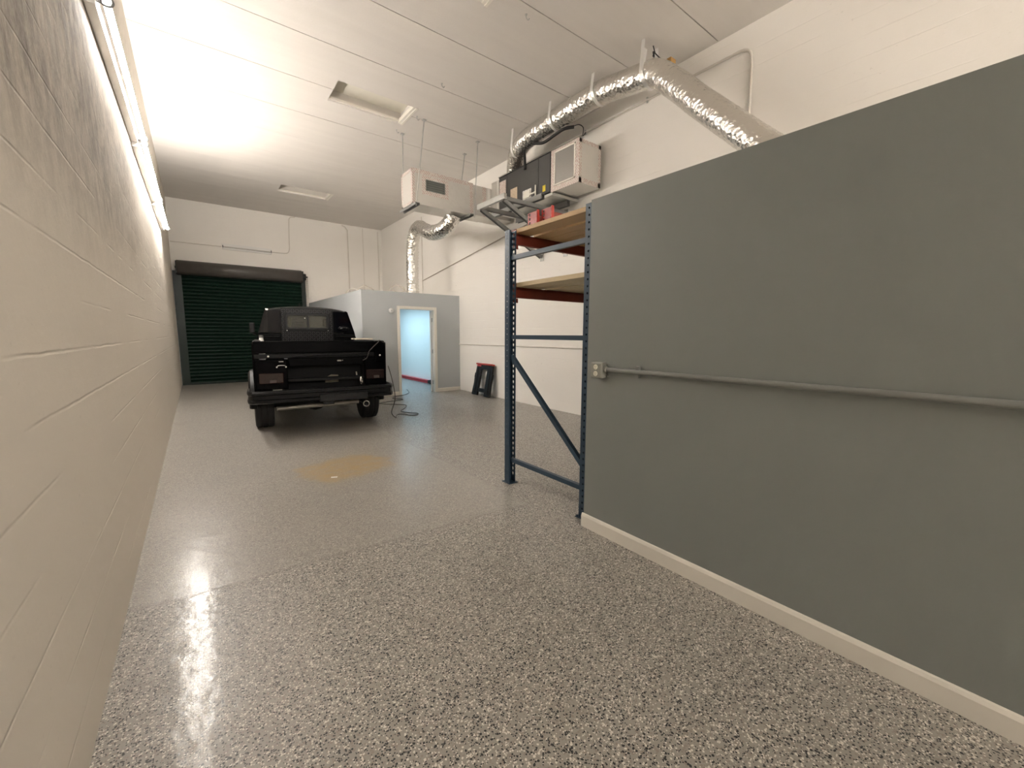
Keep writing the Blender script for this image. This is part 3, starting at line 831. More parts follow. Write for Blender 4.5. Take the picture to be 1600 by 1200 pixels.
t = thing('wall_bracket', 'grey steel channel bracket bolted to right wall carrying the air handler', 'bracket', (XR, 5.85, 3.6))
BZ = 3.60
for y in (6.17, 5.53):
    mb = MB(); mb.channel((XR - 0.004, y, BZ), (4.00, y, BZ), 0.062, 0.062, 0.005, (0,0,1)); obj('arm', mb, M['channel'], t)
    mb = MB(); mb.channel((4.03, y, BZ - 0.03), (XR - 0.03, y, 2.93), 0.058, 0.062, 0.005, (0,0,1)); obj('strut', mb, M['channel'], t)
    for za, zb in ((2.86, 3.06), (BZ - 0.07, BZ + 0.07)):
        mb = MB(); mb.box((XR - 0.012, y - 0.05, za), (XR - 0.001, y + 0.05, zb)); obj('wall_plate', mb, M['galv'], t, bevel=0.002)
mb = MB(); mb.box((3.985, 5.45, BZ - 0.031), (4.04, 6.24, BZ + 0.055)); obj('front_bar', mb, M['galv'], t, bevel=0.003)
for x in (4.62, 5.20):
    mb = MB(); mb.channel((x, 5.25, BZ + 0.075), (x, 6.68, BZ + 0.075), 0.07, 0.085, 0.005, (0,0,1)); obj('rail', mb, M['channel'], t)

# ------------------------------------------------------------------ hanging supply duct with grille
t = thing('supply_duct', 'foil faced supply duct box with dark grille hanging on rods from ceiling', 'duct', (3.8, 7.25, 3.7))
Y0, Y1, SX0, SX1, SZ0, SZ1 = 7.03, 7.50, 3.165, 4.40, 3.725, 4.315
mb = MB(); mb.box((SX0, Y0, SZ0), (SX1, Y1, SZ1)); obj('duct_board', mb, M['ductboard'], t, bevel=0.006)
mb = MB()
mb.box((SX1 + 0.002, Y0 + 0.004, SZ0 + 0.02), (4.78, Y1 - 0.03, SZ1 - 0.02))
mb.box((4.78, Y0 + 0.004, SZ0 + 0.03), (5.33, Y1 - 0.03, SZ1 - 0.02))
mb.box((AX0 + 0.002, AY1 + 0.002, SZ0 + 0.10), (5.33, Y0 + 0.004, AZ1 - 0.02))
obj('elbow', mb, M['ductboard'], t, bevel=0.004)
mb = MB(); e = 0.003
mb.box((SX0 - e, Y0 - e, SZ1 - 0.07), (SX1, Y0, SZ1)); mb.box((SX1 - 0.07, Y0 - e, SZ0), (SX1, Y0, SZ1 - 0.07)); mb.box((SX0 - e, Y0 - e, SZ0), (SX0 + 0.05, Y0, SZ1 - 0.07))
gx0, gx1, gz0, gz1 = 3.42, 3.80, 3.98, 4.17
g = 0.07
mb.box((gx0 - g, Y0 - e, gz0 - g), (gx1 + g, Y0, gz0)); mb.box((gx0 - g, Y0 - e, gz1), (gx1 + g, Y0, gz1 + 0.06)); mb.box((gx0 - g, Y0 - e, gz0), (gx0, Y0, gz1)); mb.box((gx1, Y0 - e, gz0), (gx1 + g, Y0, gz1))
mb.box((4.62, Y0 + 0.001, SZ0 + 0.02), (4.70, Y0 + 0.004, SZ1 - 0.02))
for lo, hi in (((SX0 - e, Y0, SZ0), (SX0, Y0 + 0.05, SZ1)), ((SX0 - e, Y1 - 0.05, SZ0), (SX0, Y1, SZ1)), ((SX0 - e, Y0, SZ1 - 0.05), (SX0, Y1, SZ1)), ((SX0 - e, Y0, SZ0), (SX0, Y1, SZ0 + 0.05))): mb.box(lo, hi)
obj('foil_tape', mb, M['tape'], t)
mb = MB(); mb.box((4.74, Y0 - 0.001, SZ0 + 0.03), (4.80, Y0 + 0.004, SZ1 - 0.02)); mb.box((AX0 - 0.001, AY1 + 0.02, SZ0 + 0.10), (AX0 + 0.002, AY1 + 0.08, AZ1 - 0.03)); obj('seam_tape', mb, M['brightfoil'], t)
mb = MB(); mb.box((gx0, Y0 - 0.006, gz0), (gx1, Y0, gz1)); gr = obj('grille', mb, M['grille'], t)
mb = MB(); w = 0.012
for a in ((gx0, gx1, gz0, gz0 + w), (gx0, gx1, gz1 - w, gz1), (gx0, gx0 + w, gz0, gz1), (gx1 - w, gx1, gz0, gz1)): mb.box((a[0], Y0 - 0.014, a[2]), (a[1], Y0 - 0.004, a[3]))
n = 16
for k in range(n):
    x = gx0 + (gx1 - gx0) * (k + 0.5) / n; mb.box((x - 0.0025, Y0 - 0.012, gz0), (x + 0.0025, Y0 - 0.005, gz1))
for k in range(1, 5):
    z = gz0 + (gz1 - gz0) * k / 5; mb.box((gx0, Y0 - 0.010, z - 0.0025), (gx1, Y0 - 0.006, z + 0.0025))
obj('louvre', mb, M['grille_slat'], gr)
SB = SZ0 - 0.001
for x in (3.21, 4.31):
    mb = MB(); mb.channel((x, Y0 - 0.10, SB - 0.022), (x, Y1 + 0.10, SB - 0.022), 0.085, 0.042, 0.006, (0,0,1)); obj('support_strut', mb, M['channel'], t)
for (a, b) in (((3.345, 6.885, ZC + 0.001), (3.20, 6.975, SB - 0.05)), ((3.245, 7.58, ZC + 0.001), (3.22, 7.56, SB - 0.05)), ((4.50, 7.00, ZC + 0.001), (4.40, 6.985, SB - 0.05)), ((4.58, 7.62, ZC + 0.001), (4.36, 7.57, SB - 0.05))):
    mb = MB(); mb.cyl(a, b, 0.010, 8); rd = obj('hanger_rod', mb, M['galv'], t)
    mb = MB(); mb.box((a[0] - 0.03, a[1] - 0.03, ZC - 0.015), (a[0] + 0.03, a[1] + 0.03, ZC - 0.0005)); obj('anchor', mb, M['galv'], rd)

# ------------------------------------------------------------------ flexible ducts
def flex(name, label, path, r, ribs, amp, parent_straps=None, n=18):
    P = bez(path, n)
    rnd = random.Random(hash(len(P)) % 1000)
    seg = 28
    # resample evenly
    step = 0.022; Q = [P[0]]; acc = 0
    for a, b in zip(P, P[1:]):
        L = (b - a).length
        if L < 1e-6: continue
        d = step - acc
        while d <= L:
            Q.append(a.lerp(b, d / L)); d += step
        acc = L - (d - step)
    ph = [rnd.random() * 6.28 for _ in range(6)]
    jit = [[rnd.uniform(-1, 1) for _ in range(seg)] for _ in Q]
    def rf(i, k):
        th = 2 * PI * k / seg
        s = i * step
        return r * (1 + ribs * math.sin(s * 2 * PI / 0.075 + th) + amp * (0.6 * math.sin(3 * th + ph[0] + s * 7) + 0.5 * math.sin(5 * th - s * 13 + ph[1]) + 0.45 * jit[i][k]))
    t = thing(name, label, 'duct', Q[-1])
    mb = MB(); mb.tube(Q, r, seg, True, rf); obj('sleeve', mb, M['foil'], t, smooth=True)
    return t, Q
up_path = [(5.02, 6.52, 4.436), (4.98, 6.46, 4.56), (4.88, 6.25, 4.74), (4.82, 5.9, 4.83), (4.80, 5.15, 4.85), (4.80, 4.75, 4.865), (4.80, 4.29, 4.86), (4.79, 3.9, 4.80), (4.78, 3.50, 4.725), (4.78, 3.30, 4.66),
           (4.77, 2.95, 4.33), (4.75, 2.62, 3.99), (4.75, 2.0, 3.38), (4.75, 1.45, 2.85), (4.75, 1.0, 2.381)]
t, Q = flex('flexible_duct', 'silver foil flexible duct running under the ceiling and down behind the partition', up_path, 0.155, 0.010, 0.012)
for (c, tilt, big) in (((4.80, 4.27, 4.86), 0.3, 0), ((4.80, 5.15, 4.85), 0.0, 0), ((4.86, 6.2, 4.77), -0.4, 0), ((4.785, 3.44, 4.71), 0.35, 1)):
    c = Vector(c); mb = MB()
    ring = [c + Vector((0.168 * math.cos(a), 0.06 * math.sin(a) * tilt, 0.168 * math.sin(a))) for a in [PI + PI * k / 16 for k in range(17)]]
    L = ZC - 0.001
    pl = [Vector((ring[0].x + 0.03, ring[0].y, L))] + ring + [Vector((ring[-1].x - 0.03, ring[-1].y, L))]
    w = 0.025
    a = [p + Vector((0, -w, 0)) for p in pl]; b = [p + Vector((0, w, 0)) for p in pl]
    mb.rings([a, b], closed=False, cap=False)
    obj('hanger_strap', mb, M['brightfoil'], t, solid=0.003)
mb = MB(); mb.prism([(4.61, 3.42, 4.70), (4.65, 3.42, 4.70), (4.69, 3.41, 4.96), (4.64, 3.41, 4.965)], (0, 0.012, 0)); obj('strap_end', mb, M['brightfoil'], t)
mb = MB(); mb.tube([(4.85, 3.44, ZC - 0.001), (4.84, 3.40, 4.97), (4.93, 3.30, 4.83)], 0.007, 8); mb.tube([(4.83, 3.42, 5.0), (4.86, 3.43, 4.95), (4.82, 3.41, 4.94)], 0.012, 8); obj('hanger_wire', mb, M['black_steel'], t)
t = thing('wood_block', 'small brown block wedged on top of the silver duct near the ceiling', 'block', (5.05, 3.32, 4.86))
mb = MB(); mb.box((4.99, 3.27, 4.80), (5.10, 3.38, 4.93)); obj('block', mb, M['block'], t, bevel=0.004)

low_path = [(4.10, 7.25, 3.722), (4.07, 7.33, 3.60), (4.02, 7.6, 3.50), (4.06, 8.1, 3.55), (4.20, 8.7, 3.74), (4.33, 9.25, 3.93), (4.40, 9.6, 3.95), (4.41, 9.78, 3.82), (4.39, 9.83, 3.55), (4.375, 9.83, 3.1), (4.37, 9.83, 2.396)]
t2, Q2 = flex('flexible_duct', 'silver foil flexible duct dropping from the supply box into the office roof', low_path, 0.145, 0.045, 0.035)
mb = MB(); mb.prism([(4.10, 7.42, 3.722), (4.145, 7.42, 3.722), (4.02, 7.85, 3.38), (3.98, 7.85, 3.38)], (0.006, 0.03, 0)); obj('hanger_strap', mb, M['brightfoil'], t2)

# refrigerant hose and thin cable above the unit
mb = MB()
xh = AX0 - 0.022
mb.tube(bez([(xh, 5.96, 4.34), (xh, 5.965, 4.50), (xh, 5.98, 4.66), (xh, 5.95, 4.725), (xh, 5.80, 4.72), (xh + 0.01, 5.5, 4.63), (xh + 0.01, 5.2, 4.65), (xh + 0.03, 5.02, 4.675), (xh + 0.13, 4.90, 4.69)], 10), 0.024, 12)
o = obj('refrigerant_hose', mb, M['hose'], None, smooth=True); props(o, 'thick black insulated hose rising from the air handler to the silver duct', 'hose')
mb = MB()
mb.tube(bez([(4.90, 4.87, 4.675), (4.97, 4.82, 4.70), (5.1, 4.85, 4.70), (5.25, 5.0, 4.68), (5.40, 5.08, 4.80)], 8), 0.007, 8)
o = obj('thin_cable', mb, M['hose'], None, smooth=True); props(o, 'thin black cable hanging between the silver duct and the wall conduit', 'cable')

# ------------------------------------------------------------------ loose cables on the office roof
def loose(path, r, label, mat):
    mb = MB(); mb.tube(bez(path, 8), r, 8); o = obj('loose_cable', mb, mat, None, smooth=True); props(o, label, 'cable', 'cables lying on the office roof')
OT = OZ + 0.01
loose([(2.97, 10.6, OT), (2.99, 10.5, OT + 0.06), (3.05, 10.3, OT + 0.09), (3.1, 10.1, OT + 0.05), (3.15, 10.05, OT)], 0.010, 'pale cable loop on office roof near its left edge', M['cable'])
loose([(2.99, 9.75, OT), (2.99, 9.6, OT + 0.03), (3.06, 9.52, OT + 0.09), (3.2, 9.5, OT + 0.05), (3.3, 9.52, OT)], 0.010, 'pale cable loop at the front left corner of office roof', M['cable'])
loose([(3.72, 9.7, OT)] + [(3.92 + 0.17 * math.cos(a), 9.66 + 0.02 * a, OT + 0.07 + 0.075 * math.sin(a) + 0.02) for a in [PI - PI * k / 5 for k in range(13)]] + [(4.14, 9.55, OT)], 0.009, 'coiled pale cable on office roof beside the flexible duct', M['cable'])

# ------------------------------------------------------------------ ceiling hooks
def hook(label, x, y):
    t = thing('ceiling_hook', label, 'hook', (x, y, ZC), group='small metal ceiling hooks')
    mb = MB(); mb.tube(bez([(x, y, ZC - 0.0005), (x, y, ZC - 0.03), (x + 0.02, y - 0.008, ZC - 0.055), (x + 0.035, y - 0.015, ZC - 0.035)], 5), 0.006, 8); obj('wire', mb, M['galv'], t, smooth=True)
    mb = MB(); mb.cyl((x, y, ZC - 0.006), (x, y, ZC - 0.0004), 0.014, 12); obj('plate', mb, M['galv'], t)
hook('small ceiling hook between the nearer recess and the flexible duct', 3.10, 5.78)
hook('small ceiling hook nearest the right wall and the open ceiling seam', 3.25, 4.02)
hook('small ceiling hook beside the far left hanger rod', 3.10, 7.50)
hook('small ceiling hook just right of the nearer recess, by the leading hanger rod', 3.20, 6.86)

# ------------------------------------------------------------------ sawhorse against the right wall
SAW = Vector((5.225, 8.03, 0))
lean = math.atan2(0.155, 0.76)
def sp(u, v, w=0.0):
    """u along the wall (towards the camera), v up the leaning frame, w out of it"""
    return Vector((SAW.x + math.sin(lean) * v - math.cos(lean) * w, SAW.y - u, SAW.z + math.cos(lean) * v + math.sin(lean) * w))
t = thing('sawhorse', 'folded black plastic sawhorse with red top leaning on right wall', 'sawhorse', SAW)
th = 0.055
def sprism(pts, w0, w1):
    mb = MB(); a = [sp(u, v, w0) for u, v in pts]; d = sp(0, 0, w1) - sp(0, 0, w0); mb.prism(a, d); return mb
for s in (-1, 1):
    leg = [(s*0.36, 0.012), (s*0.37, 0.05), (s*0.345, 0.30), (s*0.355, 0.42), (s*0.365, 0.44), (s*0.36, 0.53), (s*0.335, 0.55), (s*0.325, 0.735), (s*0.14, 0.735), (s*0.13, 0.60), (s*0.135, 0.20), (s*0.14, 0.09), (s*0.15, 0.012)]
    obj('leg', sprism(leg, 0.0, th), M['plastic'], t, bevel=0.006)
    rib = [(s*0.30, 0.06), (s*0.275, 0.68), (s*0.225, 0.68), (s*0.235, 0.06)]
    obj('leg_rib', sprism(rib, th, th + 0.014), M['plastic'], t, bevel=0.005)
obj('cross_bar', sprism([(-0.135, 0.10), (0.135, 0.10), (0.135, 0.19), (-0.135, 0.19)], 0.006, th - 0.006), M['plastic'], t, bevel=0.004)
obj('top_panel', sprism([(-0.14, 0.60), (-0.10, 0.64), (0.10, 0.64), (0.14, 0.60), (0.14, 0.735), (-0.14, 0.735)], 0.004, th - 0.004), M['plastic'], t, bevel=0.004)
obj('top_rail', sprism([(-0.335, 0.737), (0.335, 0.737), (0.33, 0.775), (-0.33, 0.775)], -0.002, th + 0.03), M['red'], t, bevel=0.006)
props(obj('badge', sprism([(-0.31, 0.70), (-0.14, 0.70), (-0.14, 0.73), (-0.31, 0.73)], th, th + 0.006), M['pinkred'], t, bevel=0.003), 'red badge')

# red beam inside the office
t = thing('steel_beam', 'long red beam with black end lying along the wall inside the office', 'beam', (5.36, 12.2, 0))
mb = MB(); mb.channel((5.37, 11.05, 0.055), (5.37, 13.7, 0.055), 0.09, 0.085, 0.01, (1, 0, 0)); obj('beam', mb, M['pinkred'], t)
mb = MB(); mb.box((5.30, 10.78, 0.02), (5.412, 11.05, 0.11)); mb.box((5.31, 10.85, 0.0), (5.40, 10.95, 0.13)); obj('end_clamp', mb, M['plastic'], t, bevel=0.01)
# scrap of paper on the stain
mb = MB(); mb.face([(0.98, 4.30, 0.003), (1.03, 4.27, 0.003), (1.045, 4.30, 0.006), (0.99, 4.33, 0.004)]); o = obj('paper_scrap', mb, M['white'], None, solid=0.002); props(o, 'tiny white scrap of paper on the tan floor stain', 'paper scrap')

# ------------------------------------------------------------------ the truck (local: x right, y forward, z up)
TH = math.radians(6.0)
truck = thing('pickup_truck', 'black pickup truck with diamond plate cab back parked facing the roller door', 'truck', (1.535, 7.30, 0), -TH)
def tp(name, mb, mat, parent=None, **kw): return obj(name, mb, mat, parent or truck, local=True, **kw)
TAIL, CABY, BH = -0.98, 0.98, 1.345
# bed sides with wheel arches
for s in (-1, 1):
    arch = [(0.44 * math.cos(a), 0.40 + 0.44 * math.sin(a)) for a in [PI - PI * k / 16 for k in range(17)]]
    poly = [(TAIL + 0.02, 0.60), (TAIL + 0.0, BH - 0.02), (CABY - 0.02, BH - 0.02), (CABY - 0.02, 0.55)] + [(0.44, 0.55)] + arch[::-1] + [(-0.44, 0.60)]
    mb = MB(); mb.prism([(s * 0.80, a, b) for a, b in poly], (s * 0.075, 0, 0)); tp('bed_side', mb, M['paint'], bevel=0.022, seg=4)
    mb = MB(); mb.prism([(s * 0.755, TAIL + 0.03, BH - 0.045), (s * 0.872, TAIL + 0.03, BH - 0.045), (s * 0.866, TAIL + 0.03, BH - 0.005), (s * 0.845, TAIL + 0.03, BH + 0.005), (s * 0.77, TAIL + 0.03, BH + 0.005)], (0, CABY - TAIL - 0.06, 0)); tp('bed_rail', mb, M['satin'], bevel=0.008)
    # flare round the wheel arch
    mb = MB(); rr = []
    for k in range(25):
        a = PI * 1.02 - PI * 1.04 * k / 24; c0, s0 = math.cos(a), math.sin(a)
        rr.append([Vector((s * x_, r_ * c0, 0.40 + r_ * s0)) for x_, r_ in ((0.86, 0.435), (0.945, 0.44), (0.955, 0.46), (0.93, 0.50), (0.86, 0.515))])
    mb.rings(rr, True, True); tp('fender_flare', mb, M['satin'], smooth=True)
# bed floor, front wall, tailgate
mb = MB(); mb.box((-0.80, TAIL + 0.06, 0.78), (0.80, CABY - 0.02, 0.81)); tp('bed_floor', mb, M['under'])
mb = MB(); mb.box((-0.80, CABY - 0.05, 0.80), (0.80, CABY - 0.01, BH - 0.02)); tp('bed_front', mb, M['paint'])
mb = MB(); mb.box((-0.858, TAIL - 0.03, 1.185), (0.70, TAIL + 0.05, BH + 0.003)); tp('tailgate_panel', mb, M['paint'], bevel=0.010)
mb = MB(); mb.prism([(0.705, TAIL - 0.02, 1.03), (0.868, TAIL - 0.015, 1.03), (0.872, TAIL - 0.015, 1.25), (0.855, TAIL - 0.015, 1.31), (0.80, TAIL - 0.02, BH), (0.705, TAIL - 0.025, BH)], (0, 0.08, 0)); tp('corner_panel', mb, M['paint'], bevel=0.014, seg=3)
mb = MB(); mb.box((-0.855, TAIL - 0.01, 1.115), (0.70, TAIL + 0.05, 1.175)); tp('lower_rail', mb, M['satin'], bevel=0.006)
# recess lip: bowed line over the recess
mb = MB(); lip = bez([(-0.42, TAIL - 0.025, 1.130), (-0.1, TAIL - 0.04, 1.148), (0.30, TAIL - 0.04, 1.150), (0.64, TAIL - 0.025, 1.135)], 8)
mb.tube(lip, 0.013, 10); tp('recess_lip', mb, M['satin'], smooth=True)
mb = MB(); mb.prism([(-0.46, TAIL + 0.012, 1.115), (0.56, TAIL + 0.012, 1.115), (0.54, TAIL + 0.010, 1.0), (-0.44, TAIL + 0.010, 1.0)], (0, 0.03, 0)); lp = tp('latch_panel', mb, M['paint'], bevel=0.006)
mb = MB(); mb.box((0.17, TAIL - 0.024, 1.055), (0.225, TAIL - 0.004, 1.075)); mb.box((0.235, TAIL - 0.024, 1.06), (0.25, TAIL - 0.004, 1.072)); tp('badge', mb, M['axle'], lp, bevel=0.003)
for x0, x1, nm in ((-0.858, -0.47, 'l'), (0.55, 0.868, 'r')):
    mb = MB(); mb.box((x0, TAIL - 0.012, 0.69), (x1, TAIL + 0.05, 1.10)); tp('corner_panel', mb, M['paint'], bevel=0.012)
    a, b = (x0 + 0.045, x1 - 0.055) if nm == 'l' else (x0 + 0.02, x1 - 0.04)
    mb = MB(); mb.box((a, TAIL - 0.030, 0.775), (b, TAIL - 0.008, 0.915)); tl = tp('tail_light', mb, M['redlens'], bevel=0.008)
    mb = MB(); c = a + (b - a) * (0.42 if nm == 'l' else 0.40); mb.box((c, TAIL - 0.033, 0.785), (c + 0.085, TAIL - 0.028, 0.825)); tp('reverse_lens', mb, M['clearlens'], tl, bevel=0.002)
    mb = MB(); c = a + (b - a) * 0.82; mb.box((c, TAIL - 0.033, 0.785), (b - 0.005, TAIL - 0.028, 0.905)); tp('side_lens', mb, M['redlens'], tl, bevel=0.002)
mb = MB()
mb.tube(bez([(-0.60, TAIL - 0.030, 1.0), (-0.585, TAIL - 0.045, 1.015), (-0.56, TAIL - 0.05, 1.02), (-0.53, TAIL - 0.05, 1.02), (-0.50, TAIL - 0.045, 1.015), (-0.485, TAIL - 0.030, 1.0)], 4), 0.006, 8); mb.cyl((-0.598, TAIL - 0.01, 0.998), (-0.598, TAIL - 0.05, 0.998), 0.010, 10); mb.cyl((-0.488, TAIL - 0.01, 0.998), (-0.488, TAIL - 0.05, 0.998), 0.010, 10)
props(tp('grab_handle', mb, M['chrome'], smooth=True), 'chrome grab handle')
mb = MB(); mb.box((-0.57, TAIL - 0.02, 1.065), (-0.515, TAIL - 0.008, 1.075)); tp('badge', mb, M['axle'])
for x, z in ((-0.69, 1.145), (0.775, 1.13)):
    mb = MB(); mb.lathe([(0.014, -0.035), (0.014, -0.045), (0.006, -0.050)], (x, TAIL + 0.01, z), (0, 1, 0), 12); tp('bolt', mb, M['chrome'])
# dark cavity where the tailgate's lower half is missing
mb = MB(); mb.box((-0.47, TAIL + 0.30, 0.60), (0.55, TAIL + 0.32, 1.11)); mb.box((-0.47, TAIL + 0.04, 1.08), (0.55, TAIL + 0.31, 1.10)); mb.box((-0.49, TAIL + 0.04, 0.60), (-0.47, TAIL + 0.31, 1.10)); mb.box((0.55, TAIL + 0.04, 0.60), (0.57, TAIL + 0.31, 1.10)); mb.box((-0.47, TAIL + 0.04, 0.60), (0.55, TAIL + 0.31, 0.62)); tp('tail_recess', mb, M['under'])
mb = MB(); mb.prism([(0.03, TAIL + 0.285, 0.72), (0.22, TAIL + 0.285, 0.72), (0.22, TAIL + 0.285, 0.83), (0.12, TAIL + 0.285, 0.84), (0.05, TAIL + 0.285, 0.80)], (0, 0.012, 0)); tp('mounting_plate', mb, M['plate'], bevel=0.004)
mb = MB(); mb.tube([Vector((0.50 + 0.035 * math.cos(a) * 0.5, TAIL + 0.0 + 0.03 * math.cos(a), 0.76 + 0.055 * math.sin(a))) for a in [2 * PI * k / 20 for k in range(21)]], 0.014, 8); props(tp('tow_ring', mb, M['chrome'], smooth=True), 'shiny metal ring')
mb = MB(); mb.tube([(0.43, TAIL - 0.0, 0.89), (0.435, TAIL - 0.0, 0.84)], 0.010, 8); tp('hook', mb, M['axle'])
# rear bumper: two-ridged bar with rounded returns
mb = MB()
sec = [(0.0, 0.515), (-0.06, 0.515), (-0.085, 0.53), (-0.085, 0.56), (-0.055, 0.575), (-0.055, 0.625), (-0.085, 0.64), (-0.085, 0.665), (-0.06, 0.685), (0.0, 0.685)]
path = [(-0.935, -0.62), (-0.935, -0.90), (-0.925, -1.00), (-0.89, -1.04), (0.0, -1.055), (0.89, -1.04), (0.925, -1.00), (0.935, -0.90), (0.935, -0.62)]
nrm = [(-1, 0), (-1, 0), (-0.92, -0.38), (-0.5, -0.86), (0, -1), (0.5, -0.86), (0.92, -0.38), (1, 0), (1, 0)]
mb.rings([[Vector((p[0] - q[0] * a * 0.0 + q[0] * (-a) * 0.35, p[1] + q[1] * (-a) + 0.0, b)) for a, b in sec] for p, q in zip(path, nrm)], True, True)
tp('rear_bumper', mb, M['satin'], smooth=True)
mb = MB(); mb.box((-0.10, -1.16, 0.50), (0.55, -1.06, 0.60)); mb.box((-0.05, -1.06, 0.44), (0.10, -0.95, 0.53)); tp('hitch_step', mb, M['plastic'], bevel=0.01)
# underneath
mb = MB(); mb.tube([(-0.68, 0.0, 0.335), (0.68, 0.0, 0.335)], 0.045, 14); mb.lathe([(0.06, -0.18), (0.13, -0.08), (0.15, 0.0), (0.13, 0.08), (0.06, 0.18)], (-0.05, 0.0, 0.35), (1, 0, 0), 20); tp('rear_axle', mb, M['under'], smooth=True)
mb = MB(); mb.tube([(-0.62, -0.60, 0.365), (-0.52, -0.58, 0.36), (-0.36, -0.58, 0.365)], 0.03, 10); mb.tube([(-0.36, -0.58, 0.365), (0.52, -0.58, 0.380)], 0.034, 14); mb.tube([(0.02, -0.58, 0.37), (0.10, -0.58, 0.372)], 0.044, 14); mb.tube([(0.28, -0.58, 0.375), (0.33, -0.58, 0.377)], 0.042, 14)
props(tp('cross_tube', mb, M['axle'], smooth=True), 'bare silver cross tube')
mb = MB(); mb.lathe([(0.030, 0.5), (0.030, -0.12), (0.045, -0.13), (0.045, -0.17), (0.036, -0.17), (0.034, -0.13), (0.002, -0.12)], (0.57, -0.75, 0.385), (0, 1, 0), 20); tp('tailpipe', mb, M['satin'], smooth=True)
mb = MB(); mb.rings([[Vector((0.57 + r_ * math.cos(2*PI*k/24), -0.75 + h_, 0.385 + r_ * math.sin(2*PI*k/24))) for k in range(24)] for r_, h_ in ((0.046, -0.155), (0.050, -0.165), (0.046, -0.174), (0.037, -0.174), (0.035, -0.165))], True, False); tp('tailpipe_rim', mb, M['axle'], smooth=True)
mb = MB(); mb.box((-0.50, -0.93, 0.50), (-0.42, 3.2, 0.62)); mb.box((0.42, -0.93, 0.50), (0.50, 3.2, 0.62)); mb.box((-0.42, 0.9, 0.45), (0.42, 1.0, 0.60)); mb.box((-0.42, -0.93, 0.52), (0.42, -0.85, 0.62)); tp('frame_rail', mb, M['under'])
# wheels
for x, y in ((-0.775, 0.0), (0.775, 0.0), (-0.775, 2.72), (0.775, 2.72)):
    s = -1 if x < 0 else 1
    mb = MB(); R = 0.385
    mb.lathe([(0.21, -0.115), (0.30, -0.128), (R - 0.03, -0.125), (R - 0.005, -0.11), (R, -0.09), (R, -0.05), (R - 0.008, -0.045), (R - 0.008, -0.035), (R, -0.03), (R, 0.03), (R - 0.008, 0.035), (R - 0.008, 0.045), (R, 0.05), (R, 0.09), (R - 0.005, 0.11), (R - 0.03, 0.125), (0.30, 0.128), (0.21, 0.115)], (x, y, R), (1, 0, 0), 48)
    wh = tp('wheel', mb, M['rubber'], smooth=True)
    mb = MB(); mb.lathe([(0.208, -s * 0.10), (0.20, s * 0.09), (0.15, s * 0.07), (0.07, s * 0.09), (0.06, s * 0.12), (0.01, s * 0.125)], (x, y, R), (1, 0, 0), 32); tp('hub', mb, M['axle'], wh, smooth=True)
# cab: body, pillars, roof, glass
CF, CR = 2.42, CABY
def hxw(z): return 0.845 if z < 1.30 else 0.845 - (z - 1.30) * 0.30
for s in (-1, 1):
    mb = MB(); mb.box((min(s * 0.85, s * 0.80), CR, 0.50), (max(s * 0.85, s * 0.80), 2.30, 1.30)); sd = tp('door_panel', mb, M['paint'], bevel=0.02, seg=3)
    mb = MB(); mb.box((min(s * 0.852, s * 0.872), 1.18, 1.10), (max(s * 0.852, s * 0.872), 1.32, 1.14)); tp('door_handle', mb, M['satin'], sd, bevel=0.006)
    def side(pts, th=0.04):
        m_ = MB(); a = [Vector((s * hxw(z), y, z)) for y, z in pts]; b = [Vector((s * (hxw(z) - th), y, z)) for y, z in pts]
        m_.rings([a, b], True, True); return m_
    tp('rear_pillar', side([(CR, 1.28), (1.16, 1.28), (1.18, 1.84), (CR + 0.05, 1.84)]), M['paint'], bevel=0.01)
    tp('front_pillar', side([(2.30, 1.28), (2.42, 1.28), (2.02, 1.84), (1.93, 1.84)]), M['paint'], bevel=0.008)
    tp('roof_rail', side([(CR + 0.05, 1.80), (1.98, 1.80), (1.96, 1.875), (CR + 0.05, 1.875)]), M['paint'], bevel=0.008)
    tp('side_window', side([(1.16, 1.29), (2.31, 1.29), (1.95, 1.81), (1.18, 1.81)], 0.006), M['darkglass'])
    mb = MB(); mb.box((s * 0.86 - 0.02, 2.13, 1.42), (s * 0.86 + 0.02, 2.16, 1.45)); mb.bar((s * 0.83, 2.14, 1.44), (s * 0.89, 2.10, 1.49), 0.03, 0.03); mr = tp('side_mirror', mb, M['plastic'])
    mb = MB(); mb.box((min(s * 0.845, s * 0.935), 2.06, 1.46), (max(s * 0.845, s * 0.935), 2.13, 1.66)); tp('mirror_head', mb, M['plastic'], mr, bevel=0.02, seg=3)
mb = MB(); rr = []
for y, dz in ((CR + 0.02, -0.025), (CR + 0.10, 0.0), (1.5, 0.012), (1.9, 0.0), (2.02, -0.025)):
    top = [(x, 1.868 + dz + 0.075 * (1 - (x / 0.672) ** 2) ** 0.8) for x in [0.672 * k / 8 for k in range(-8, 9)]]
    ring = [Vector((x, y, z)) for x, z in top] + [Vector((x, y, z - 0.035)) for x, z in reversed(top)]
    rr.append(ring)
mb.rings(rr, True, True); rf = tp('roof', mb, M['satin'], smooth=True)
mb = MB(); mb.tube([(-0.12, 1.12, 1.935), (-0.12, 1.10, 2.0)], 0.008, 8); mb.cyl((-0.12, 1.12, 1.93), (-0.12, 1.12, 1.95), 0.018, 10); tp('antenna', mb, M['plastic'])
mb = MB(); mb.box((-0.665, CR + 0.0, 1.845), (-0.62, CR + 0.03, 1.885)); props(tp('marker_light', mb, M['chrome'], bevel=0.005), 'bright corner marker')
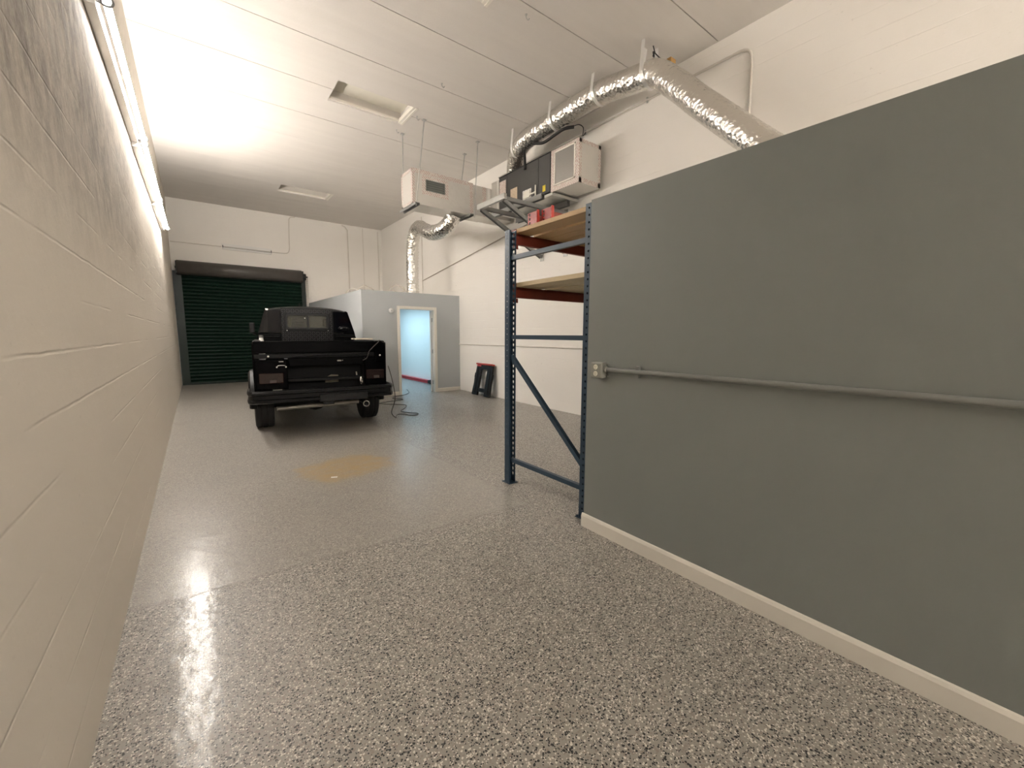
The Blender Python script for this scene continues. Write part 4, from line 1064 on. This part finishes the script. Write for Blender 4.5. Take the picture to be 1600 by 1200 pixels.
# rear of the cab
WX0, WX1, WZ0, WZ1 = -0.36, 0.325, 1.535, 1.80
BX0, BX1 = -0.435, 0.415
yb = CR + 0.0
def rearquad(x0, x1, z0, z1, y=yb, th=0.03):
    mb = MB(); f = lambda x, z: max(-hxw(z), min(hxw(z), x))
    mb.prism([(f(x0, z0), y, z0), (f(x1, z0), y, z0), (f(x1, z1), y, z1), (f(x0, z1), y, z1)], (0, th, 0)); return mb
tp('rear_panel', rearquad(-0.9, BX0 - 0.002, 0.80, 1.46), M['paint'], bevel=0.004)
tp('rear_panel', rearquad(BX1 + 0.002, 0.9, 0.80, 1.46), M['paint'], bevel=0.004)
tp('rear_quarter_glass', rearquad(-0.9, BX0 - 0.002, 1.465, 1.86), M['darkglass'], bevel=0.004)
tp('rear_quarter_glass', rearquad(BX1 + 0.002, 0.9, 1.465, 1.86), M['darkglass'], bevel=0.004)
for z in (1.395, 1.425):
    for x0, x1 in ((-0.79, -0.47), (0.45, 0.79)):
        mb = MB(); mb.box((x0, yb - 0.010, z), (x1, yb, z + 0.012)); tp('trim_strip', mb, M['satin'], bevel=0.003)
mb = MB(); mb.lathe([(0.085, 0.0), (0.085, -0.010), (0.07, -0.016), (0.01, -0.014)], (0.0, 0.0, 0.0), (0, 1, 0), 28); bmesh.ops.transform(mb.bm, matrix=Matrix.Translation((0.60, yb, 1.545)) @ Matrix.Diagonal((1.15, 1, 0.62, 1)), verts=mb.bm.verts); tp('vent_cover', mb, M['darkglass'], smooth=True)
mb = MB()
for a in ((BX0, BX1, 0.82, WZ0), (BX0, BX1, WZ1, 1.90), (BX0, WX0, WZ0, WZ1), (WX1, BX1, WZ0, WZ1)): mb.box((a[0], yb - 0.012, a[2]), (a[1], yb + 0.012, a[3]))
dpnl = tp('bulkhead_plate', mb, M['tread'])
mb = MB()
st = 0.045; k = 0
z = 1.33
while z < 1.885:
    j = 0; x = BX0 + 0.025
    while x < BX1 - 0.01:
        if not (WX0 - 0.025 < x < WX1 + 0.025 and WZ0 - 0.025 < z < WZ1 + 0.025):
            a = math.radians(45 if (j + k) % 2 else -45); L = 0.021; w = 0.006
            ux, uz = math.cos(a), math.sin(a)
            P = [(x + ux * L, z + uz * L), (x - uz * w, z + ux * w), (x - ux * L, z - uz * L), (x + uz * w, z - ux * w)]
            v = [mb.bm.verts.new((p[0], yb - 0.0115, p[1])) for p in P]; t_ = [mb.bm.verts.new((x + (p[0] - x) * 0.6, yb - 0.0175, z + (p[1] - z) * 0.6)) for p in P]
            mb.bm.faces.new(t_)
            for q in range(4): mb.bm.faces.new((v[q], v[(q+1) % 4], t_[(q+1) % 4], t_[q]))
        x += st * 0.8; j += 1
    z += st * 0.8; k += 1
tp('tread_pattern', mb, M['tread_hi'], dpnl)
def rrect(x0, x1, z0, z1, r, y, n=5):
    out = []
    for cx, cz, a0 in ((x1 - r, z1 - r, 0), (x0 + r, z1 - r, PI/2), (x0 + r, z0 + r, PI), (x1 - r, z0 + r, 1.5 * PI)):
        for k in range(n + 1):
            a = a0 + PI / 2 * k / n; out.append(Vector((cx + r * math.cos(a), y, cz + r * math.sin(a))))
    return out
mb = MB(); y0 = yb - 0.028
rings_ = [rrect(WX0 - 0.01, WX1 + 0.01, WZ0 - 0.01, WZ1 + 0.01, 0.06, y0 + 0.02), rrect(WX0 - 0.005, WX1 + 0.005, WZ0 - 0.005, WZ1 + 0.005, 0.055, y0), rrect(WX0 + 0.022, WX1 - 0.022, WZ0 + 0.022, WZ1 - 0.022, 0.035, y0), rrect(WX0 + 0.022, WX1 - 0.022, WZ0 + 0.022, WZ1 - 0.022, 0.035, y0 + 0.045)]
mb.rings(rings_, True, False)
rw = tp('rear_window', mb, M['satin'], solid=0.004)
mid = (WX0 + WX1) / 2
mb = MB(); mb.box((mid - 0.010, y0 + 0.004, WZ0 + 0.015), (mid + 0.022, y0 + 0.030, WZ1 - 0.015)); tp('window_mullion', mb, M['plastic'], rw)
mb = MB(); mb.box((WX0 + 0.015, y0 + 0.010, WZ0 + 0.015), (mid - 0.008, y0 + 0.014, WZ1 - 0.015)); tp('pane', mb, M['glass'], rw)
mb = MB(); mb.box((mid + 0.012, y0 + 0.022, WZ0 + 0.015), (WX1 - 0.015, y0 + 0.026, WZ1 - 0.015)); tp('pane', mb, M['glass'], rw)
mb = MB(); mb.lathe([(0.012, 0.0), (0.012, -0.012), (0.004, -0.018)], (mid - 0.04, y0 + 0.010, WZ1 - 0.075), (0, 1, 0), 12); props(tp('window_latch', mb, M['chrome'], rw), 'bright latch')
for x in (WX0 + 0.01, WX1 - 0.0):
    mb = MB(); mb.lathe([(0.010, 0.0), (0.010, -0.006), (0.004, -0.009)], (x, yb - 0.012, WZ0 - 0.03), (0, 1, 0), 10); tp('bolt', mb, M['chrome'])
# inside: seats and floor, windscreen, dashboard
for x in (-0.38, 0.38):
    mb = MB(); mb.box((x - 0.25, 1.15, 0.75), (x + 0.25, 1.70, 0.95)); mb.box((x - 0.24, 1.12, 0.93), (x + 0.24, 1.26, 1.56)); mb.box((x - 0.12, 1.13, 1.58), (x + 0.12, 1.22, 1.74)); tp('seat', mb, M['seat'], bevel=0.04, seg=3)
mb = MB(); mb.box((-0.80, CR + 0.03, 0.52), (0.80, 2.4, 0.56)); mb.box((-0.80, 2.08, 0.9), (0.80, 2.38, 1.25)); tp('dashboard', mb, M['plastic'])
mb = MB(); mb.rings([[Vector((-0.80, 2.41, 1.28)), Vector((0.80, 2.41, 1.28)), Vector((0.66, 2.0, 1.85)), Vector((-0.66, 2.0, 1.85))], [Vector((-0.80, 2.416, 1.284)), Vector((0.80, 2.416, 1.284)), Vector((0.66, 2.006, 1.854)), Vector((-0.66, 2.006, 1.854))]], True, True); tp('windscreen', mb, M['glass'])
# hood, front fenders, grille
mb = MB(); rr = []
for y, z, w in ((2.32, 1.27, 0.82), (2.7, 1.25, 0.82), (3.15, 1.20, 0.80), (3.45, 1.13, 0.77), (3.50, 1.05, 0.76)):
    rr.append([Vector((x * w / 0.82, y, z + 0.03 * (1 - (x / 0.82) ** 2))) for x in (-0.82, -0.5, -0.2, 0.2, 0.5, 0.82)] + [Vector((x * w / 0.82, y, z - 0.05)) for x in (0.82, 0.5, 0.2, -0.2, -0.5, -0.82)])
mb.rings(rr, True, True); tp('hood', mb, M['paint'], smooth=True)
for s in (-1, 1):
    arch = [(2.72 + 0.44 * math.cos(a), 0.40 + 0.44 * math.sin(a)) for a in [PI * k / 16 for k in range(17)]]
    poly = [(3.48, 0.60), (3.48, 1.05), (3.1, 1.20), (2.30, 1.26), (2.30, 0.52)] + [(2.28, 0.52)] + arch[::-1]
    poly = [(2.28, 0.50), (2.28, 1.26), (3.1, 1.20), (3.48, 1.06), (3.48, 0.55), (3.16, 0.50)] + arch
    mb = MB(); mb.prism([(s * 0.80, a, b) for a, b in poly], (s * 0.06, 0, 0)); tp('front_fender', mb, M['paint'], bevel=0.015)
mb = MB(); mb.box((-0.79, 3.44, 0.62), (0.79, 3.49, 1.04)); tp('grille', mb, M['plastic'], bevel=0.01)
mb = MB(); mb.box((-0.88, 3.49, 0.48), (0.88, 3.62, 0.66)); tp('front_bumper', mb, M['satin'], bevel=0.03, seg=3)
for x in (-0.62, 0.62):
    mb = MB(); mb.box((x - 0.13, 3.485, 0.82), (x + 0.13, 3.505, 0.98)); tp('headlight', mb, M['clearlens'], bevel=0.01)

TM = world_of(truck)
def at_truck(p): return TM @ Vector(p)
# things lying in the bed
def bed_board(label, x0, x1, z, y0, y1):
    t = thing('pale_board', label, 'board', at_truck(((x0 + x1) / 2, (y0 + y1) / 2, z)), -TH, group='pale boards lying across the bed rail')
    mb = MB(); mb.box((x0, y0, z), (x1, y1, z + 0.022), TM); obj('board', mb, M['board'], t, bevel=0.003)
bed_board('upper pale board resting on the right bed rail of the truck', 0.64, 0.92, BH + 0.006, 0.34, 0.50)
bed_board('lower pale board resting on the right bed rail of the truck', 0.64, 0.92, BH + 0.006, 0.05, 0.21)
t = thing('white_jug', 'small white container standing in left rear of the truck bed', 'container', at_truck((-0.755, 0.10, 0.81)), -TH)
mb = MB(); mb.lathe([(0.002, 0.0), (0.04, 0.002), (0.042, 0.03), (0.042, 0.43), (0.038, 0.50), (0.028, 0.565), (0.026, 0.60), (0.003, 0.602)], at_truck((-0.755, 0.10, 0.8105)), (0, 0, 1), 24); obj('jug_body', mb, M['white'], t, smooth=True)
mb = MB(); mb.lathe([(0.029, 0.575), (0.029, 0.612), (0.004, 0.615)], at_truck((-0.755, 0.10, 0.8105)), (0, 0, 1), 20); obj('cap', mb, M['holder'], t, smooth=True)

# cord from the truck to the office
mb = MB()
c0 = at_truck((0.74, TAIL - 0.05, BH - 0.03)); c1 = at_truck((0.62, TAIL - 0.06, 1.20)); c2 = at_truck((0.58, TAIL - 0.06, 1.10))
mb.tube(bez([at_truck((0.80, TAIL + 0.05, BH + 0.012)), c0, c1, c2, at_truck((0.52, TAIL - 0.05, 1.06))], 8), 0.006, 8)
o = obj('lead_wire', mb, M['cord'], None, smooth=True); props(o, 'short wire hanging over the right corner of the truck tailgate', 'wire')
mb = MB()
g = 0.008
pth = [at_truck((0.93, TAIL + 0.1, 0.95)), at_truck((0.958, TAIL - 0.02, 0.72)), at_truck((0.975, TAIL - 0.08, 0.45)), (2.56, 6.75, 0.12), (2.66, 6.82, g), (2.78, 7.05, g), (2.90, 7.02, g), (2.95, 6.88, g), (3.05, 6.85, g), (3.13, 6.95, g), (3.02, 7.12, g), (2.97, 7.35, g), (3.18, 7.65, g), (3.30, 7.95, g), (3.05, 8.25, g), (2.95, 8.45, g), (3.20, 8.55, g), (3.50, 8.6, g), (3.55, 8.72, g), (3.42, 8.9, g), (3.55, 9.15, g), (3.85, 9.3, g), (4.1, 9.6, g), (4.3, 10.2, g)]
mb.tube(bez(pth, 8), 0.0065, 8)
o = obj('extension_cord', mb, M['cord'], None, smooth=True); props(o, 'thin extension cord looping across the floor from the truck to office doorway', 'cord')
